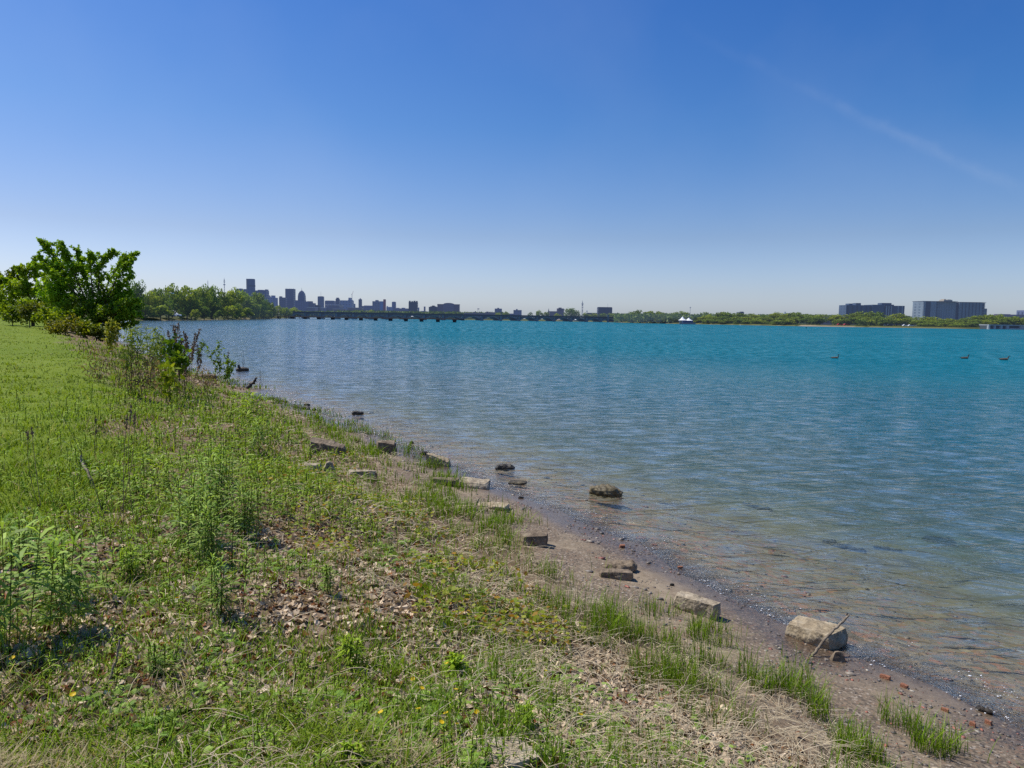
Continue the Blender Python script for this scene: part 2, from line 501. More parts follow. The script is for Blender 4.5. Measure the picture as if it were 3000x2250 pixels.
def mat_ground():
    m, nt, out = new_mat('ground_soil_sand_turf')
    A = lambda n: N(nt, 'ShaderNodeAttribute', attribute_name=n).outputs['Fac']
    tc = N(nt, 'ShaderNodeTexCoord'); P = tc.outputs['Object']

    def noise(s, det=6, rough=.6, vec=None):
        q = N(nt, 'ShaderNodeTexNoise'); q.inputs['Scale'].default_value = s; q.inputs['Detail'].default_value = det; q.inputs['Roughness'].default_value = rough
        L(nt, vec or P, q.inputs['Vector']); return q.outputs[0]
    n1 = noise(1.1); n2 = noise(9, 8, .7); n3 = noise(60, 4, .7); n4 = noise(.05, 5)
    sand = ramp(nt, n2, [(.25, (.185, .138, .09)), (.5, (.30, .235, .16)), (.75, (.40, .325, .23))])
    vor = N(nt, 'ShaderNodeTexVoronoi'); vor.inputs['Scale'].default_value = 55; L(nt, P, vor.inputs['Vector'])
    grit = ramp(nt, vor.outputs['Color'], [(.2, (.05, .042, .04)), (.5, (.17, .13, .095)), (.66, (.21, .155, .11)), (.72, (.21, .12, .075)), (.78, (.24, .19, .14)), (.9, (.4, .34, .28))])
    gritmask = mathn(nt, 'MULTIPLY', ramp(nt, n1, [(.36, .15), (.54, 1.0)]), .8)
    sand = mixc(nt, gritmask, sand, grit)
    wetcol = mixc(nt, 1.0, sand, (.62, .57, .52), 'MULTIPLY')
    c = mixc(nt, A('wet'), sand, wetcol)
    soil = ramp(nt, n2, [(.25, (.07, .045, .028)), (.5, (.19, .13, .08)), (.7, (.33, .245, .165))])
    c = mixc(nt, A('soil'), c, soil)
    turf = mixc(nt, ramp(nt, mathn(nt, 'ADD', mathn(nt, 'MULTIPLY', n2, .5), mathn(nt, 'MULTIPLY', n3, .5)), [(.36, 0.0), (.64, 1.0)]), (.04, .07, .007), (.205, .27, .028))
    turf = mixc(nt, ramp(nt, n1, [(.5, 0.0), (.75, .45)]), turf, (.24, .20, .065))
    turf_far = mixc(nt, ramp(nt, n4, [(.35, 0.0), (.65, 1.0)]), (.125, .185, .014), (.205, .255, .024))
    turf = mixc(nt, .5, turf, turf_far)
    c = mixc(nt, A('lawn'), c, turf)
    # river bed below the water: stony near the edge, olive sand further out
    bed_far = mixc(nt, ramp(nt, noise(1.6, 6, .65), [(.35, 0.0), (.62, 1.0)]), (.20, .165, .085), (.44, .37, .22))
    vor2 = N(nt, 'ShaderNodeTexVoronoi'); vor2.inputs['Scale'].default_value = 13; L(nt, P, vor2.inputs['Vector'])
    stones = ramp(nt, vor2.outputs['Color'], [(.15, (.05, .04, .035)), (.4, (.16, .12, .085)), (.55, (.26, .20, .13)), (.68, (.33, .105, .055)), (.78, (.12, .095, .075)), (.92, (.33, .28, .19))])
    sd = A('shore_dist')
    stony = ramp(nt, mathn(nt, 'ADD', mathn(nt, 'MULTIPLY', sd, -.12), mathn(nt, 'MULTIPLY', mathn(nt, 'SUBTRACT', n1, .5), .7)), [(.15, 1.0), (.55, 0.0)])
    bed = mixc(nt, mathn(nt, 'MULTIPLY', stony, .7), bed_far, stones)
    under = ramp(nt, mathn(nt, 'MULTIPLY', sd, -1.0), [(.05, 0.0), (.5, 1.0)])
    c = mixc(nt, under, c, bed)
    c = mixc(nt, A('farbank'), c, mixc(nt, ramp(nt, n4, [(.4, 0.0), (.6, 1.0)]), (.045, .06, .015), (.10, .095, .04)))
    c = mixc(nt, A('sandy'), c, (.30, .235, .16))
    p = N(nt, 'ShaderNodeBsdfPrincipled'); L(nt, c, p.inputs['Base Color'])
    L(nt, mathn(nt, 'ADD', .08, mathn(nt, 'MULTIPLY', A('wet'), .42)), p.inputs['Specular IOR Level'])
    wet_on = mathn(nt, 'MULTIPLY', A('wet'), mathn(nt, 'SUBTRACT', 1.0, under))
    L(nt, mathn(nt, 'SUBTRACT', .9, mathn(nt, 'MULTIPLY', wet_on, .72)), p.inputs['Roughness'])
    b = N(nt, 'ShaderNodeBump'); b.inputs['Strength'].default_value = .5; b.inputs['Distance'].default_value = .02
    hgt = mathn(nt, 'ADD', n2, mathn(nt, 'MULTIPLY', n3, .5)); L(nt, hgt, b.inputs['Height']); L(nt, b.outputs[0], p.inputs['Normal'])
    L(nt, p.outputs[0], out.inputs[0])
    return m


def make_water():
    X, Y, Q, na = polar_grid(1.02, 1.6)
    d = shore(X, Y)
    keep = (d[Q] < .35).any(1)
    Q = Q[keep]
    used = np.unique(Q); mp = -np.ones(len(X), int); mp[used] = np.arange(len(used))
    X, Y, d = X[used], Y[used], d[used]; Q = mp[Q]
    z = height_d(X, Y, d)
    depth = np.maximum(0, -z)
    near_shore = sdf_poly(X, Y, land1)
    lee = sstep(-.08, -.30, X / np.maximum(Y, 1)) * sstep(15, 35, Y) * (Y > 5)
    chop = sstep(5, 42, -near_shore) * (1 - .55 * lee)
    edge = np.exp(-np.clip(-d, 0, 9) / .5)
    o = mesh_np('water', np.stack([X, Y, np.zeros(len(X))], -1), Q.ravel(), np.arange(len(Q)) * 4, mat_water(), None, True, None,
                {'depth': depth, 'chop': chop, 'edge': edge, 'lee': lee, 'dist': np.hypot(X, Y)})
    return tag(o, kind='structure')


def mat_water():
    m, nt, out = new_mat('river_water')
    A = lambda n: N(nt, 'ShaderNodeAttribute', attribute_name=n).outputs['Fac']
    tc = N(nt, 'ShaderNodeTexCoord'); P = tc.outputs['Object']

    def noise(sx, sy, rot, det=3, rough=.5, dist=0.0):
        mp = N(nt, 'ShaderNodeMapping'); mp.inputs['Rotation'].default_value = (0, 0, rad(rot)); L(nt, P, mp.inputs['Vector'])
        sc = N(nt, 'ShaderNodeMapping'); sc.inputs['Scale'].default_value = (sx, sy, 1); L(nt, mp.outputs[0], sc.inputs['Vector'])
        q = N(nt, 'ShaderNodeTexNoise'); q.inputs['Scale'].default_value = 1; q.inputs['Detail'].default_value = det
        q.inputs['Roughness'].default_value = rough; q.inputs['Distortion'].default_value = dist
        L(nt, sc.outputs[0], q.inputs['Vector']); return q.outputs[0]
    chop = A('chop'); edge = A('edge'); depth = A('depth')
    # ripples: (crest length scale, wavelength scale)
    rip1 = noise(.55, 3.6, -14, 3, .5, .3)     # long-crested, running in from the river
    rip2 = noise(.8, 5.0, 38, 3, .5, .3)       # refracted, along the shore
    rip3 = noise(5, 9, 5, 4, .6, .2)           # fine
    big = noise(.25, 1.0, -10, 4, .55, .2)
    patch = noise(.018, .06, -8, 4, .55)       # wind patches
    def gsum():
        dist = A('dist')
        ga = noise(1.9, 2.2, -10, 5, .66); gb = noise(1.9, .6, -6, 5, .68); gc = noise(.7, .09, -5, 5, .68)
        w1 = ramp(nt, mathn(nt, 'MULTIPLY', dist, .005), [(.15, 0.0), (.34, 1.0)])
        w2 = ramp(nt, mathn(nt, 'MULTIPLY', dist, .005), [(.5, 0.0), (.9, 1.0)])
        ga = mathn(nt, 'ADD', mathn(nt, 'MULTIPLY', ga, .6), .2)
        q = mixc(nt, w1, ga, gb)
        return mixc(nt, w2, q, gc)
    groups = gsum()                            # wave groups of every size
    def crest(n_, k):
        q = mathn(nt, 'SUBTRACT', 1.0, mathn(nt, 'MULTIPLY', mathn(nt, 'ABSOLUTE', mathn(nt, 'SUBTRACT', n_, .5)), k), clamp=True)
        return mathn(nt, 'POWER', q, 1.6)
    rip1 = mathn(nt, 'ADD', rip1, mathn(nt, 'MULTIPLY', crest(rip1, 5.0), .20))
    rip2 = mathn(nt, 'ADD', rip2, mathn(nt, 'MULTIPLY', crest(rip2, 5.0), .20))
    hb = mathn(nt, 'ADD', mathn(nt, 'MULTIPLY', rip1, .085), mathn(nt, 'MULTIPLY', rip2, .045))
    hb = mathn(nt, 'ADD', hb, mathn(nt, 'MULTIPLY', rip3, .012))
    far_h = mathn(nt, 'ADD', mathn(nt, 'MULTIPLY', big, .45), mathn(nt, 'MULTIPLY', rip3, .05))
    pt = ramp(nt, patch, [(.32, .45), (.66, 1.15)])
    far_h = mathn(nt, 'MULTIPLY', mathn(nt, 'MULTIPLY', far_h, chop), pt)
    hgt = mathn(nt, 'ADD', hb, far_h)
    fine = noise(17, 22, 0, 3, .7)
    hgt = mathn(nt, 'ADD', hgt, mathn(nt, 'MULTIPLY', mathn(nt, 'MULTIPLY', fine, edge), .06))
    b = N(nt, 'ShaderNodeBump'); b.inputs['Strength'].default_value = 1; b.inputs['Distance'].default_value = 1.0
    L(nt, hgt, b.inputs['Height']); NRM = b.outputs[0]
    # body of the water
    t = mathn(nt, 'SUBTRACT', 1.0, mathn(nt, 'EXPONENT', mathn(nt, 'MULTIPLY', depth, -.72)))
    body = mixc(nt, ramp(nt, mathn(nt, 'MULTIPLY', depth, .5), [(.0, 0.0), (.28, .5), (.75, 1.0)]), (.22, .215, .14), (.004, .145, .205))
    body = mixc(nt, mathn(nt, 'MULTIPLY', A('lee'), .55), body, (.06, .15, .24))
    body = mixc(nt, ramp(nt, patch, [(.35, 0.0), (.65, 1.0)]), body, mixc(nt, 1.0, body, (.82, .86, .9), 'MULTIPLY'))
    body = mixc(nt, 1.0, body, ramp(nt, groups, [(.38, .60), (.62, 1.32)]), 'MULTIPLY')
    dif = N(nt, 'ShaderNodeBsdfDiffuse'); L(nt, body, dif.inputs[0])
    tr = N(nt, 'ShaderNodeBsdfTransparent')
    tcol = ramp(nt, depth, [(0.0, (1, 1, 1)), (.25, (.86, .90, .86)), (1.0, (.40, .62, .68))]); L(nt, tcol, tr.inputs[0])
    bm = N(nt, 'ShaderNodeMixShader'); L(nt, t, bm.inputs[0]); L(nt, tr.outputs[0], bm.inputs[1]); L(nt, dif.outputs[0], bm.inputs[2])
    gl = N(nt, 'ShaderNodeBsdfGlossy'); L(nt, mathn(nt, 'ADD', .09, mathn(nt, 'MULTIPLY', edge, .16)), gl.inputs['Roughness']); gl.inputs['Color'].default_value = (1, .97, .92, 1)
    L(nt, NRM, gl.inputs['Normal'])
    fr = N(nt, 'ShaderNodeFresnel'); fr.inputs['IOR'].default_value = 1.333; L(nt, NRM, fr.inputs['Normal'])
    fac = mathn(nt, 'MULTIPLY', fr.outputs[0], mathn(nt, 'SUBTRACT', 1.0, mathn(nt, 'MULTIPLY', chop, .72)))
    fac = mathn(nt, 'MULTIPLY', fac, mathn(nt, 'ADD', 1.0, mathn(nt, 'MULTIPLY', A('lee'), .55)))
    fac = mathn(nt, 'MULTIPLY', fac, ramp(nt, groups, [(.38, .42), (.5, 1.08), (.63, 2.7)]), clamp=True)
    mx = N(nt, 'ShaderNodeMixShader'); L(nt, fac, mx.inputs[0]); L(nt, bm.outputs[0], mx.inputs[1]); L(nt, gl.outputs[0], mx.inputs[2])
    L(nt, mx.outputs[0], out.inputs[0])
    return m


make_ground()
make_water()
# ================================================================== rocks, sticks, bricks on the shore
def grad_col(base, n, var=.12, r=rng):
    return np.clip(np.array(base)[None] * (1 + (r.random((n, 1)) - .5) * 2 * var), 0, 1)


def mat_rock(name, c1, c2, c3, wet=False, scale=9.0):
    m, nt, out = new_mat(name)
    tc = N(nt, 'ShaderNodeTexCoord'); P = tc.outputs['Object']
    n = N(nt, 'ShaderNodeTexNoise'); n.inputs['Scale'].default_value = scale; n.inputs['Detail'].default_value = 8; n.inputs['Roughness'].default_value = .65; L(nt, P, n.inputs['Vector'])
    n2 = N(nt, 'ShaderNodeTexNoise'); n2.inputs['Scale'].default_value = scale * 7; n2.inputs['Detail'].default_value = 4; L(nt, P, n2.inputs['Vector'])
    v = N(nt, 'ShaderNodeTexVoronoi', feature='DISTANCE_TO_EDGE'); v.inputs['Scale'].default_value = scale * .55; L(nt, P, v.inputs['Vector'])
    c = ramp(nt, n.outputs[0], [(.3, c1), (.5, c2), (.72, c3)])
    c = mixc(nt, 1.0, c, ramp(nt, n2.outputs[0], [(.3, .72), (.7, 1.18)]), 'MULTIPLY')
    c = mixc(nt, 1.0, c, ramp(nt, v.outputs[0], [(.0, .62), (.02, 1.0)]), 'MULTIPLY')
    # damp dark foot
    g = N(nt, 'ShaderNodeNewGeometry'); sp = N(nt, 'ShaderNodeSeparateXYZ'); L(nt, g.outputs['Position'], sp.inputs[0])
    if wet:
        wz = ramp(nt, mathn(nt, 'ADD', sp.outputs[2], mathn(nt, 'MULTIPLY', n.outputs[0], .08)), [(.03, .38), (.12, 1.0)])
        c = mixc(nt, 1.0, c, wz, 'MULTIPLY')
    p = N(nt, 'ShaderNodeBsdfPrincipled'); L(nt, c, p.inputs['Base Color']); p.inputs['Roughness'].default_value = .55 if wet else .88
    p.inputs['Specular IOR Level'].default_value = .3
    b = N(nt, 'ShaderNodeBump'); b.inputs['Strength'].default_value = .7; b.inputs['Distance'].default_value = .02
    h = mathn(nt, 'ADD', n.outputs[0], mathn(nt, 'MULTIPLY', n2.outputs[0], .35)); L(nt, h, b.inputs['Height']); L(nt, b.outputs[0], p.inputs['Normal'])
    L(nt, p.outputs[0], out.inputs[0])
    return m


M_PALE = mat_rock('pale_limestone', (.20, .155, .10), (.40, .325, .225), (.54, .46, .34))
M_SAND = mat_rock('sandstone', (.20, .145, .085), (.38, .30, .19), (.50, .42, .30))
M_BROWN = mat_rock('weathered_concrete', (.085, .06, .04), (.22, .165, .11), (.36, .285, .20))
M_DARK = mat_rock('dark_wet_stone', (.018, .015, .012), (.05, .042, .032), (.11, .09, .065), True)
M_BOULDER = mat_rock('mossy_boulder', (.045, .035, .018), (.16, .125, .065), (.30, .235, .13), True, 7)
M_BRICK = mat_rock('orange_brick', (.20, .08, .045), (.32, .135, .075), (.40, .21, .13), False, 20)
M_WOOD = mat_rock('bleached_wood', (.12, .09, .06), (.26, .205, .145), (.40, .34, .26), False, 14)
M_DARKWOOD = mat_rock('dark_wet_wood', (.02, .014, .01), (.05, .038, .027), (.1, .08, .06), True, 14)


def rock_mesh(name, lx, ly, lz, mat, seed, boxy=.8, rough=.05, skew=(0, 0), taper=0.0, topslope=0.0, n=22, lump=0.0):
    """cube-sphere pushed towards a box, corners moved, surface broken up; origin at its base"""
    r = np.random.default_rng(seed)
    if boxy > .8: boxy = .8 + (boxy - .8) * .5; rough = max(rough * 1.5, .038)
    g = np.linspace(-1, 1, n)
    V = []; Q = []; off = 0
    for ax in range(3):
        for sg in (-1, 1):
            a, b = np.meshgrid(g, g, indexing='ij')
            P = np.zeros((n, n, 3)); P[..., ax] = sg; P[..., (ax + 1) % 3] = a * (1 if sg > 0 else -1); P[..., (ax + 2) % 3] = b
            V.append(P.reshape(-1, 3))
            i = np.arange(n - 1)[:, None] * n + np.arange(n - 1)[None]
            q = np.stack([i, i + n, i + n + 1, i + 1], -1).reshape(-1, 4) + off
            Q.append(q); off += n * n
    V = np.concatenate(V); Q = np.concatenate(Q)
    sph = V / np.linalg.norm(V, axis=1)[:, None]
    sq = V * .5 ** 0
    P = sq * boxy * .8 + sph * (1 - boxy * .72)
    P /= np.abs(P).max()
    # move the eight corners
    cj = (r.random((2, 2, 2, 3)) - .5) * .52
    t = (P + 1) / 2
    w = np.zeros_like(P)
    for i in (0, 1):
        for j in (0, 1):
            for k in (0, 1):
                ww = (t[:, 0] if i else 1 - t[:, 0]) * (t[:, 1] if j else 1 - t[:, 1]) * (t[:, 2] if k else 1 - t[:, 2])
                w += ww[:, None] * cj[i, j, k]
    P = P + w
    P[:, 0] *= 1 - taper * (P[:, 2] + 1) / 2
    P[:, 1] *= 1 - taper * (P[:, 2] + 1) / 2
    P[:, 2] += topslope * P[:, 0] * (P[:, 2] > 0) * (P[:, 2])
    P[:, 0] += skew[0] * P[:, 2]; P[:, 1] += skew[1] * P[:, 2]
    P = P * np.array([lx, ly, lz]) / 2
    s = 1 / max(lx, .2)
    Nn = sph
    def n3(q, sc, sd): return (vnoise(q[:, 0] * sc + q[:, 2] * sc * .7, q[:, 1] * sc - q[:, 2] * sc * .6, sd) + vnoise(q[:, 2] * sc + 5, q[:, 0] * sc + q[:, 1] * sc * .4, sd + 3)) - 1
    disp = n3(P, 4 * s, seed) * rough + n3(P, 10 * s, seed + 9) * rough * .7 + n3(P, 24 * s, seed + 19) * rough * .45
    if lump: disp = disp + np.abs(n3(P, 13 * s, seed + 29)) * lump
    P = P + Nn * disp[:, None] * max(lx, ly) * .8
    P[:, 2] += lz / 2
    # merge the seams
    bm = bmesh.new()
    vs = [bm.verts.new(p) for p in P]
    for q in Q: bm.faces.new([vs[i] for i in q])
    bmesh.ops.remove_doubles(bm, verts=bm.verts, dist=.0009)
    bmesh.ops.recalc_face_normals(bm, faces=bm.faces)
    me = bpy.data.meshes.new(name); bm.to_mesh(me); bm.free()
    me.materials.append(mat)
    o = bpy.data.objects.new(name, me); COL.objects.link(o)
    for p_ in me.polygons: p_.use_smooth = boxy < .55
    return o


def rock(name, label, cat, bbox, mat, seed, depth=.6, yaw=0, hmin=.03, sink=.3, group=None, hz=None, floor=-9, **kw):
    """bbox in photo pixels -> a stone of that visible size standing on the bank or bed"""
    ua, ub, vt, vb = bbox
    um = (ua + ub) / 2
    p = at_g(um, vb, floor)
    D = np.dot(p - CAM, cf)
    w = (ub - ua) / FPX * D
    hp = (vb - vt) / FPX * D
    el = math.atan2(CAM[2] - p[2], math.hypot(p[0], p[1]))
    dy = w * depth
    if hz is None: hz = max(hmin, (hp - dy * math.sin(el)) / math.cos(el))
    if 'brick' in name: w *= .85
    hz *= .85
    dirv = np.array([p[0], p[1]]); dirv /= np.linalg.norm(dirv)
    c = p[:2] + dirv * dy * .45
    base = min(H1(c[0], c[1]), p[2]) if floor < -5 else floor
    o = rock_mesh(name, w, dy, hz * (1 + sink), mat, seed, **kw)
    o.location = (c[0], c[1], max(base, floor) - hz * sink)
    o.rotation_euler = (0, 0, math.atan2(-dirv[0], dirv[1]) + rad(yaw))
    return tag(o, label, cat, group)


GR = 'stones and broken blocks scattered along the shore'
rock('stone_block', 'pale grey squared stone block lying on the gravel beach, nearer camera than the concrete slabs', 'stone', (1977, 2103, 1717, 1800), M_PALE, 3, .42, -27, hz=.16, group=GR, boxy=.97, rough=.016, taper=.03)
rock('boulder', 'big flat-topped tan boulder at the water edge with a stick leaning on it', 'boulder', (2296, 2454, 1783, 1888), M_SAND, 14, .74, -22, hz=.155, group=GR, boxy=.9, rough=.028, taper=.02)
rock('stone', 'small grey pointed stone beside the foot of the leaning stick', 'stone', (2423, 2483, 1892, 1940), M_BROWN, 5, .6, 20, group=GR, boxy=.75, rough=.03, taper=.72, n=7)
rock('boulder', 'rough brown boulder standing alone out in the shallow water', 'boulder', (1724, 1816, 1412, 1452), M_BOULDER, 21, .62, 0, group=GR, floor=0, sink=.5, hz=.135, boxy=.3, rough=.09, lump=.11, taper=.1, n=22)
rock('stone', 'low black jagged stone in the shallows, up the shore from the brown boulder', 'stone', (1444, 1511, 1355, 1374), M_DARK, 24, .5, 10, group=GR, floor=0, sink=.6, boxy=.4, rough=.07, lump=.05, taper=.3)
rock('stone', 'thin flat stone barely breaking the water near the sandy slabs', 'stone', (1492, 1547, 1404, 1419), M_BOULDER, 25, .7, -15, hz=.03, group=GR, floor=0, sink=.8, boxy=.7, rough=.04)
rock('concrete_slab', 'long pale slab on the wet sand, rightmost of the pair at the water edge', 'slab', (1346, 1440, 1394, 1432), M_PALE, 31, .6, -12, group=GR, boxy=.92, rough=.028, topslope=-.15)
rock('concrete_slab', 'short grey slab on the sand, leftmost of the pair at the water edge', 'slab', (1268, 1343, 1391, 1423), M_BROWN, 32, .6, -12, group=GR, boxy=.88, rough=.035)
rock('concrete_slab', 'wedge-shaped slab tilted towards the water at the grassy point', 'slab', (1249, 1322, 1325, 1366), M_SAND, 33, .5, -20, group=GR, boxy=.9, rough=.03, topslope=-.7)
rock('stone', 'small dark stone in the water touching the tilted wedge slab', 'stone', (1227, 1256, 1318, 1332), M_DARK, 34, .6, 0, group=GR, floor=0, boxy=.5, rough=.05, taper=.3)
rock('stone', 'tiny black pointed stone in the water above the grassy point', 'stone', (1197, 1214, 1289, 1300), M_DARK, 35, .6, 0, group=GR, floor=0, boxy=.3, rough=.06, taper=.5)
rock('concrete_slab', 'thin flat slab lying on dry sand with a twig at its left end', 'slab', (1400, 1493, 1465, 1493), M_SAND, 36, .62, -14, group=GR, boxy=.85, rough=.03)
rock('stone_block', 'dark brown square-ended block half sunk in the sand above the tall grass', 'block', (1523, 1610, 1549, 1600), M_BROWN, 37, .62, 6, group=GR, boxy=.93, rough=.02)
rock('stone', 'knobbly conglomerate stone on the gravel, resting against a squared block', 'stone', (1763, 1858, 1629, 1674), M_BROWN, 38, .55, 0, group=GR, boxy=.5, rough=.07, lump=.08, n=22)
rock('stone_block', 'squared block partly hidden by grass in front of the knobbly stone', 'block', (1756, 1859, 1660, 1698), M_BROWN, 39, .42, 5, group=GR, boxy=.96, rough=.02)
rock('concrete_slab', 'long brown broken slab lying in the grass, highest on the bank', 'slab', (898, 1007, 1278, 1335), M_BROWN, 41, .45, -18, group=GR, boxy=.85, rough=.04, topslope=-.4)
rock('stone_block', 'dark upright broken block standing in the grass at the water edge', 'block', (1100, 1163, 1283, 1330), M_BROWN, 42, .5, 0, group=GR, boxy=.8, rough=.05)
rock('stone', 'low pale stone in weeds, leftmost of the row of pale stones', 'stone', (866, 940, 1350, 1380), M_PALE, 43, .5, 0, group=GR, boxy=.7, rough=.05, topslope=-.2)
rock('stone', 'pale triangular stone in weeds, middle of the row of pale stones', 'stone', (941, 987, 1346, 1388), M_PALE, 44, .6, 0, group=GR, boxy=.6, rough=.04, taper=.5)
rock('concrete_slab', 'pale flat slab in weeds, rightmost of the row of pale stones', 'slab', (1013, 1106, 1370, 1403), M_PALE, 45, .42, 4, group=GR, boxy=.92, rough=.03)
rock('stone', 'black stone out in the water beyond the glittering shallows', 'stone', (1029, 1063, 1201, 1214), M_DARK, 46, .5, 0, group=GR, floor=0, boxy=.5, rough=.06, topslope=-.3)
rock('stone', 'small dark stone in the glittering shallows, upper of two', 'stone', (891, 909, 1181, 1189), M_DARK, 47, .5, 0, group=GR, floor=0, boxy=.4, rough=.05)
rock('stone', 'small dark stone in the glittering shallows, lower of two', 'stone', (914, 926, 1195, 1203), M_DARK, 48, .5, 0, group=GR, floor=0, boxy=.4, rough=.05)
rock('concrete_slab', 'thin concrete slab sticking out over the water behind the dry stalks', 'slab', (566, 632, 1091, 1110), M_BROWN, 49, .5, 4, group=GR, boxy=.96, rough=.02)
rock('paving_slab', 'pale sandstone slab half buried in dry leaves at the bottom of the view', 'slab', (1345, 1560, 2140, 2262), M_PALE, 51, .75, 28, hz=.035, sink=1.3, group=GR, boxy=.8, rough=.018)
rock('stone', 'flat pinkish stone in the weeds, left of the tall grass tufts', 'stone', (1175, 1255, 1612, 1652), M_SAND, 52, .5, 10, hz=.04, sink=.5, group=GR, boxy=.5, rough=.04)
rock('stone', 'tiny dark stone on the waterline below the two slabs', 'stone', (1517, 1535, 1454, 1461), M_DARK, 53, .5, 0, group=GR, boxy=.4, rough=.04)
rock('stone', 'small dark stone on the gravel left of the pale block', 'stone', (1962, 1976, 1708, 1717), M_DARK, 54, .6, 0, group=GR, boxy=.3, rough=.04)
GB = 'orange brick fragments in the shallows and on the wet sand'
rock('brick_fragment', 'large orange brick lump lying under the shallow water', 'brick', (1858, 1897, 1554, 1584), M_BRICK, 61, .7, 0, hz=.035, group=GB, boxy=.5, rough=.04)
rock('brick_fragment', 'small orange brick lump under water, right of the large lump', 'brick', (1906, 1928, 1583, 1600), M_BRICK, 62, .6, 0, hz=.025, group=GB, boxy=.5, rough=.04)
rock('brick_fragment', 'orange brick chip lying on the waterline above the knobbly stone', 'brick', (1812, 1833, 1593, 1607), M_BRICK, 63, .6, 20, group=GB, boxy=.8, rough=.03)
rock('brick_fragment', 'orange brick chip at the waterline above the pale block', 'brick', (1984, 2002, 1656, 1667), M_BRICK, 64, .6, 20, group=GB, boxy=.7, rough=.03)
rock('brick_fragment', 'red oblong brick piece on the wet sand below the pointed stone', 'brick', (2578, 2608, 1972, 1990), M_BRICK, 65, .5, -20, group=GB, boxy=.85, rough=.03)
rock('brick_fragment', 'orange brick piece on wet sand, between oblong brick and black stick', 'brick', (2634, 2662, 2004, 2016), M_BRICK, 66, .5, -20, group=GB, boxy=.7, rough=.03)
rock('brick_fragment', 'flat orange brick piece on wet sand, left of the black stick', 'brick', (2756, 2781, 2072, 2087), M_BRICK, 67, .5, -20, group=GB, boxy=.8, rough=.03)
rock('brick_fragment', 'brick piece on wet sand, just below the black stick', 'brick', (2883, 2908, 2107, 2123), M_BRICK, 68, .5, -25, group=GB, boxy=.85, rough=.03)
rock('brick_fragment', 'brick piece on dry sand at lower right, left of one below black stick', 'brick', (2838, 2858, 2115, 2130), M_BRICK, 69, .5, -25, group=GB, boxy=.8, rough=.03)
rock('stone', 'dark stone lying on the river bed, in deeper water far right', 'stone', (2712, 2802, 1572, 1594), M_DARK, 71, .6, 0, hz=.09, group='dark things lying on the river bed', boxy=.4, rough=.05)


def stick(name, label, cat, pts, r0_, r1_, mat, group=None, parent_pts=(), sides=6):
    """pts: (u, v, lift above the ground in m) or world triples when len 4 with 'w'"""
    W = []
    p0 = at_g(pts[0][0], pts[0][1]); W.append(p0)
    Y0 = p0[1]
    for q in pts[1:]:
        if len(q) == 3: p = at_y(q[0], q[1], Y0 + q[2])
        else:
            p = at_g(q[0], q[1]); p[2] += .015
        W.append(p)
    W = np.array(W)
    t = np.linspace(0, 1, len(W)); tt = np.linspace(0, 1, len(W) * 4)
    Wi = np.stack([np.interp(tt, t, W[:, k]) for k in range(3)], -1)
    Wi[1:-1] = (Wi[:-2] + Wi[1:-1] * 2 + Wi[2:]) / 4
    base = Wi[0].copy()
    Wi = Wi - base
    r = np.random.default_rng(len(label))
    Wi[1:] += (r.random((len(Wi) - 1, 3)) - .5) * r0_ * .8
    mb = MB(); mb.tube(Wi, np.linspace(r0_, r1_, len(Wi)), sides)
    o = mb.build(name, mat, None, True); o.location = base
    return tag(o, label, cat, group)


stick('driftwood_stick', 'bleached forked stick leaning against the tan boulder', 'stick', [(2379, 1925), (2400, 1893, .04), (2433, 1855, .1), (2462, 1826, .16), (2487, 1803, .22), (2478, 1797, .22)], .013, .009, M_WOOD)
stick('driftwood_stick', 'small upright twig at the left end of the thin flat slab', 'stick', [(1389, 1495), (1394, 1478, .05), (1402, 1461, .1)], .02, .012, M_WOOD)
stick('driftwood_stick', 'black stick lying on the wet sand at lower right', 'stick', [(2867, 2080), (2876, 2085), (2901, 2093)], .022, .018, M_DARKWOOD)
stick('fallen_twig', 'pale crooked twig standing in the grass at lower left', 'twig', [(317, 2010), (322, 1985, .02), (340, 1935, .06), (344, 1905, .08), (350, 1877, .1)], .006, .004, M_WOOD)
stick('fallen_twig', 'pale bent dead branch rising from the weeds at left', 'twig', [(275, 1432), (262, 1395, .1), (246, 1362, .2), (238, 1352, .25), (239, 1335, .25)], .016, .008, M_WOOD)
stick('sunken_log', 'dark log lying on the river bed, above the pale block', 'log', [(2420, 1590), (2450, 1604), (2490, 1612), (2530, 1620)], .06, .05, M_DARKWOOD, 'dark things lying on the river bed')
stick('sunken_log', 'dark branch lying on the river bed, farther out than the log', 'log', [(2180, 1478), (2220, 1492), (2262, 1500)], .06, .03, M_DARKWOOD, 'dark things lying on the river bed')
stick('sunken_log', 'thin dark branch on the river bed, right of the dark log', 'log', [(2560, 1606), (2600, 1612), (2640, 1620)], .035, .025, M_DARKWOOD, 'dark things lying on the river bed')
stick('driftwood_log', 'dark driftwood lying on the beach by the glittering shallows', 'log', [(860, 1192), (880, 1196), (905, 1202)], .09, .06, M_DARKWOOD)
stick('driftwood_log', 'dark flat driftwood on the far end of the beach', 'log', [(795, 1168), (812, 1173), (838, 1180)], .07, .05, M_DARKWOOD)
stick('tree_stump', 'small black broken stump at the tip of the weedy point', 'stump', [(724, 1139), (735, 1128, .05), (748, 1115, .1), (753, 1108, .12)], .08, .03, M_DARKWOOD)
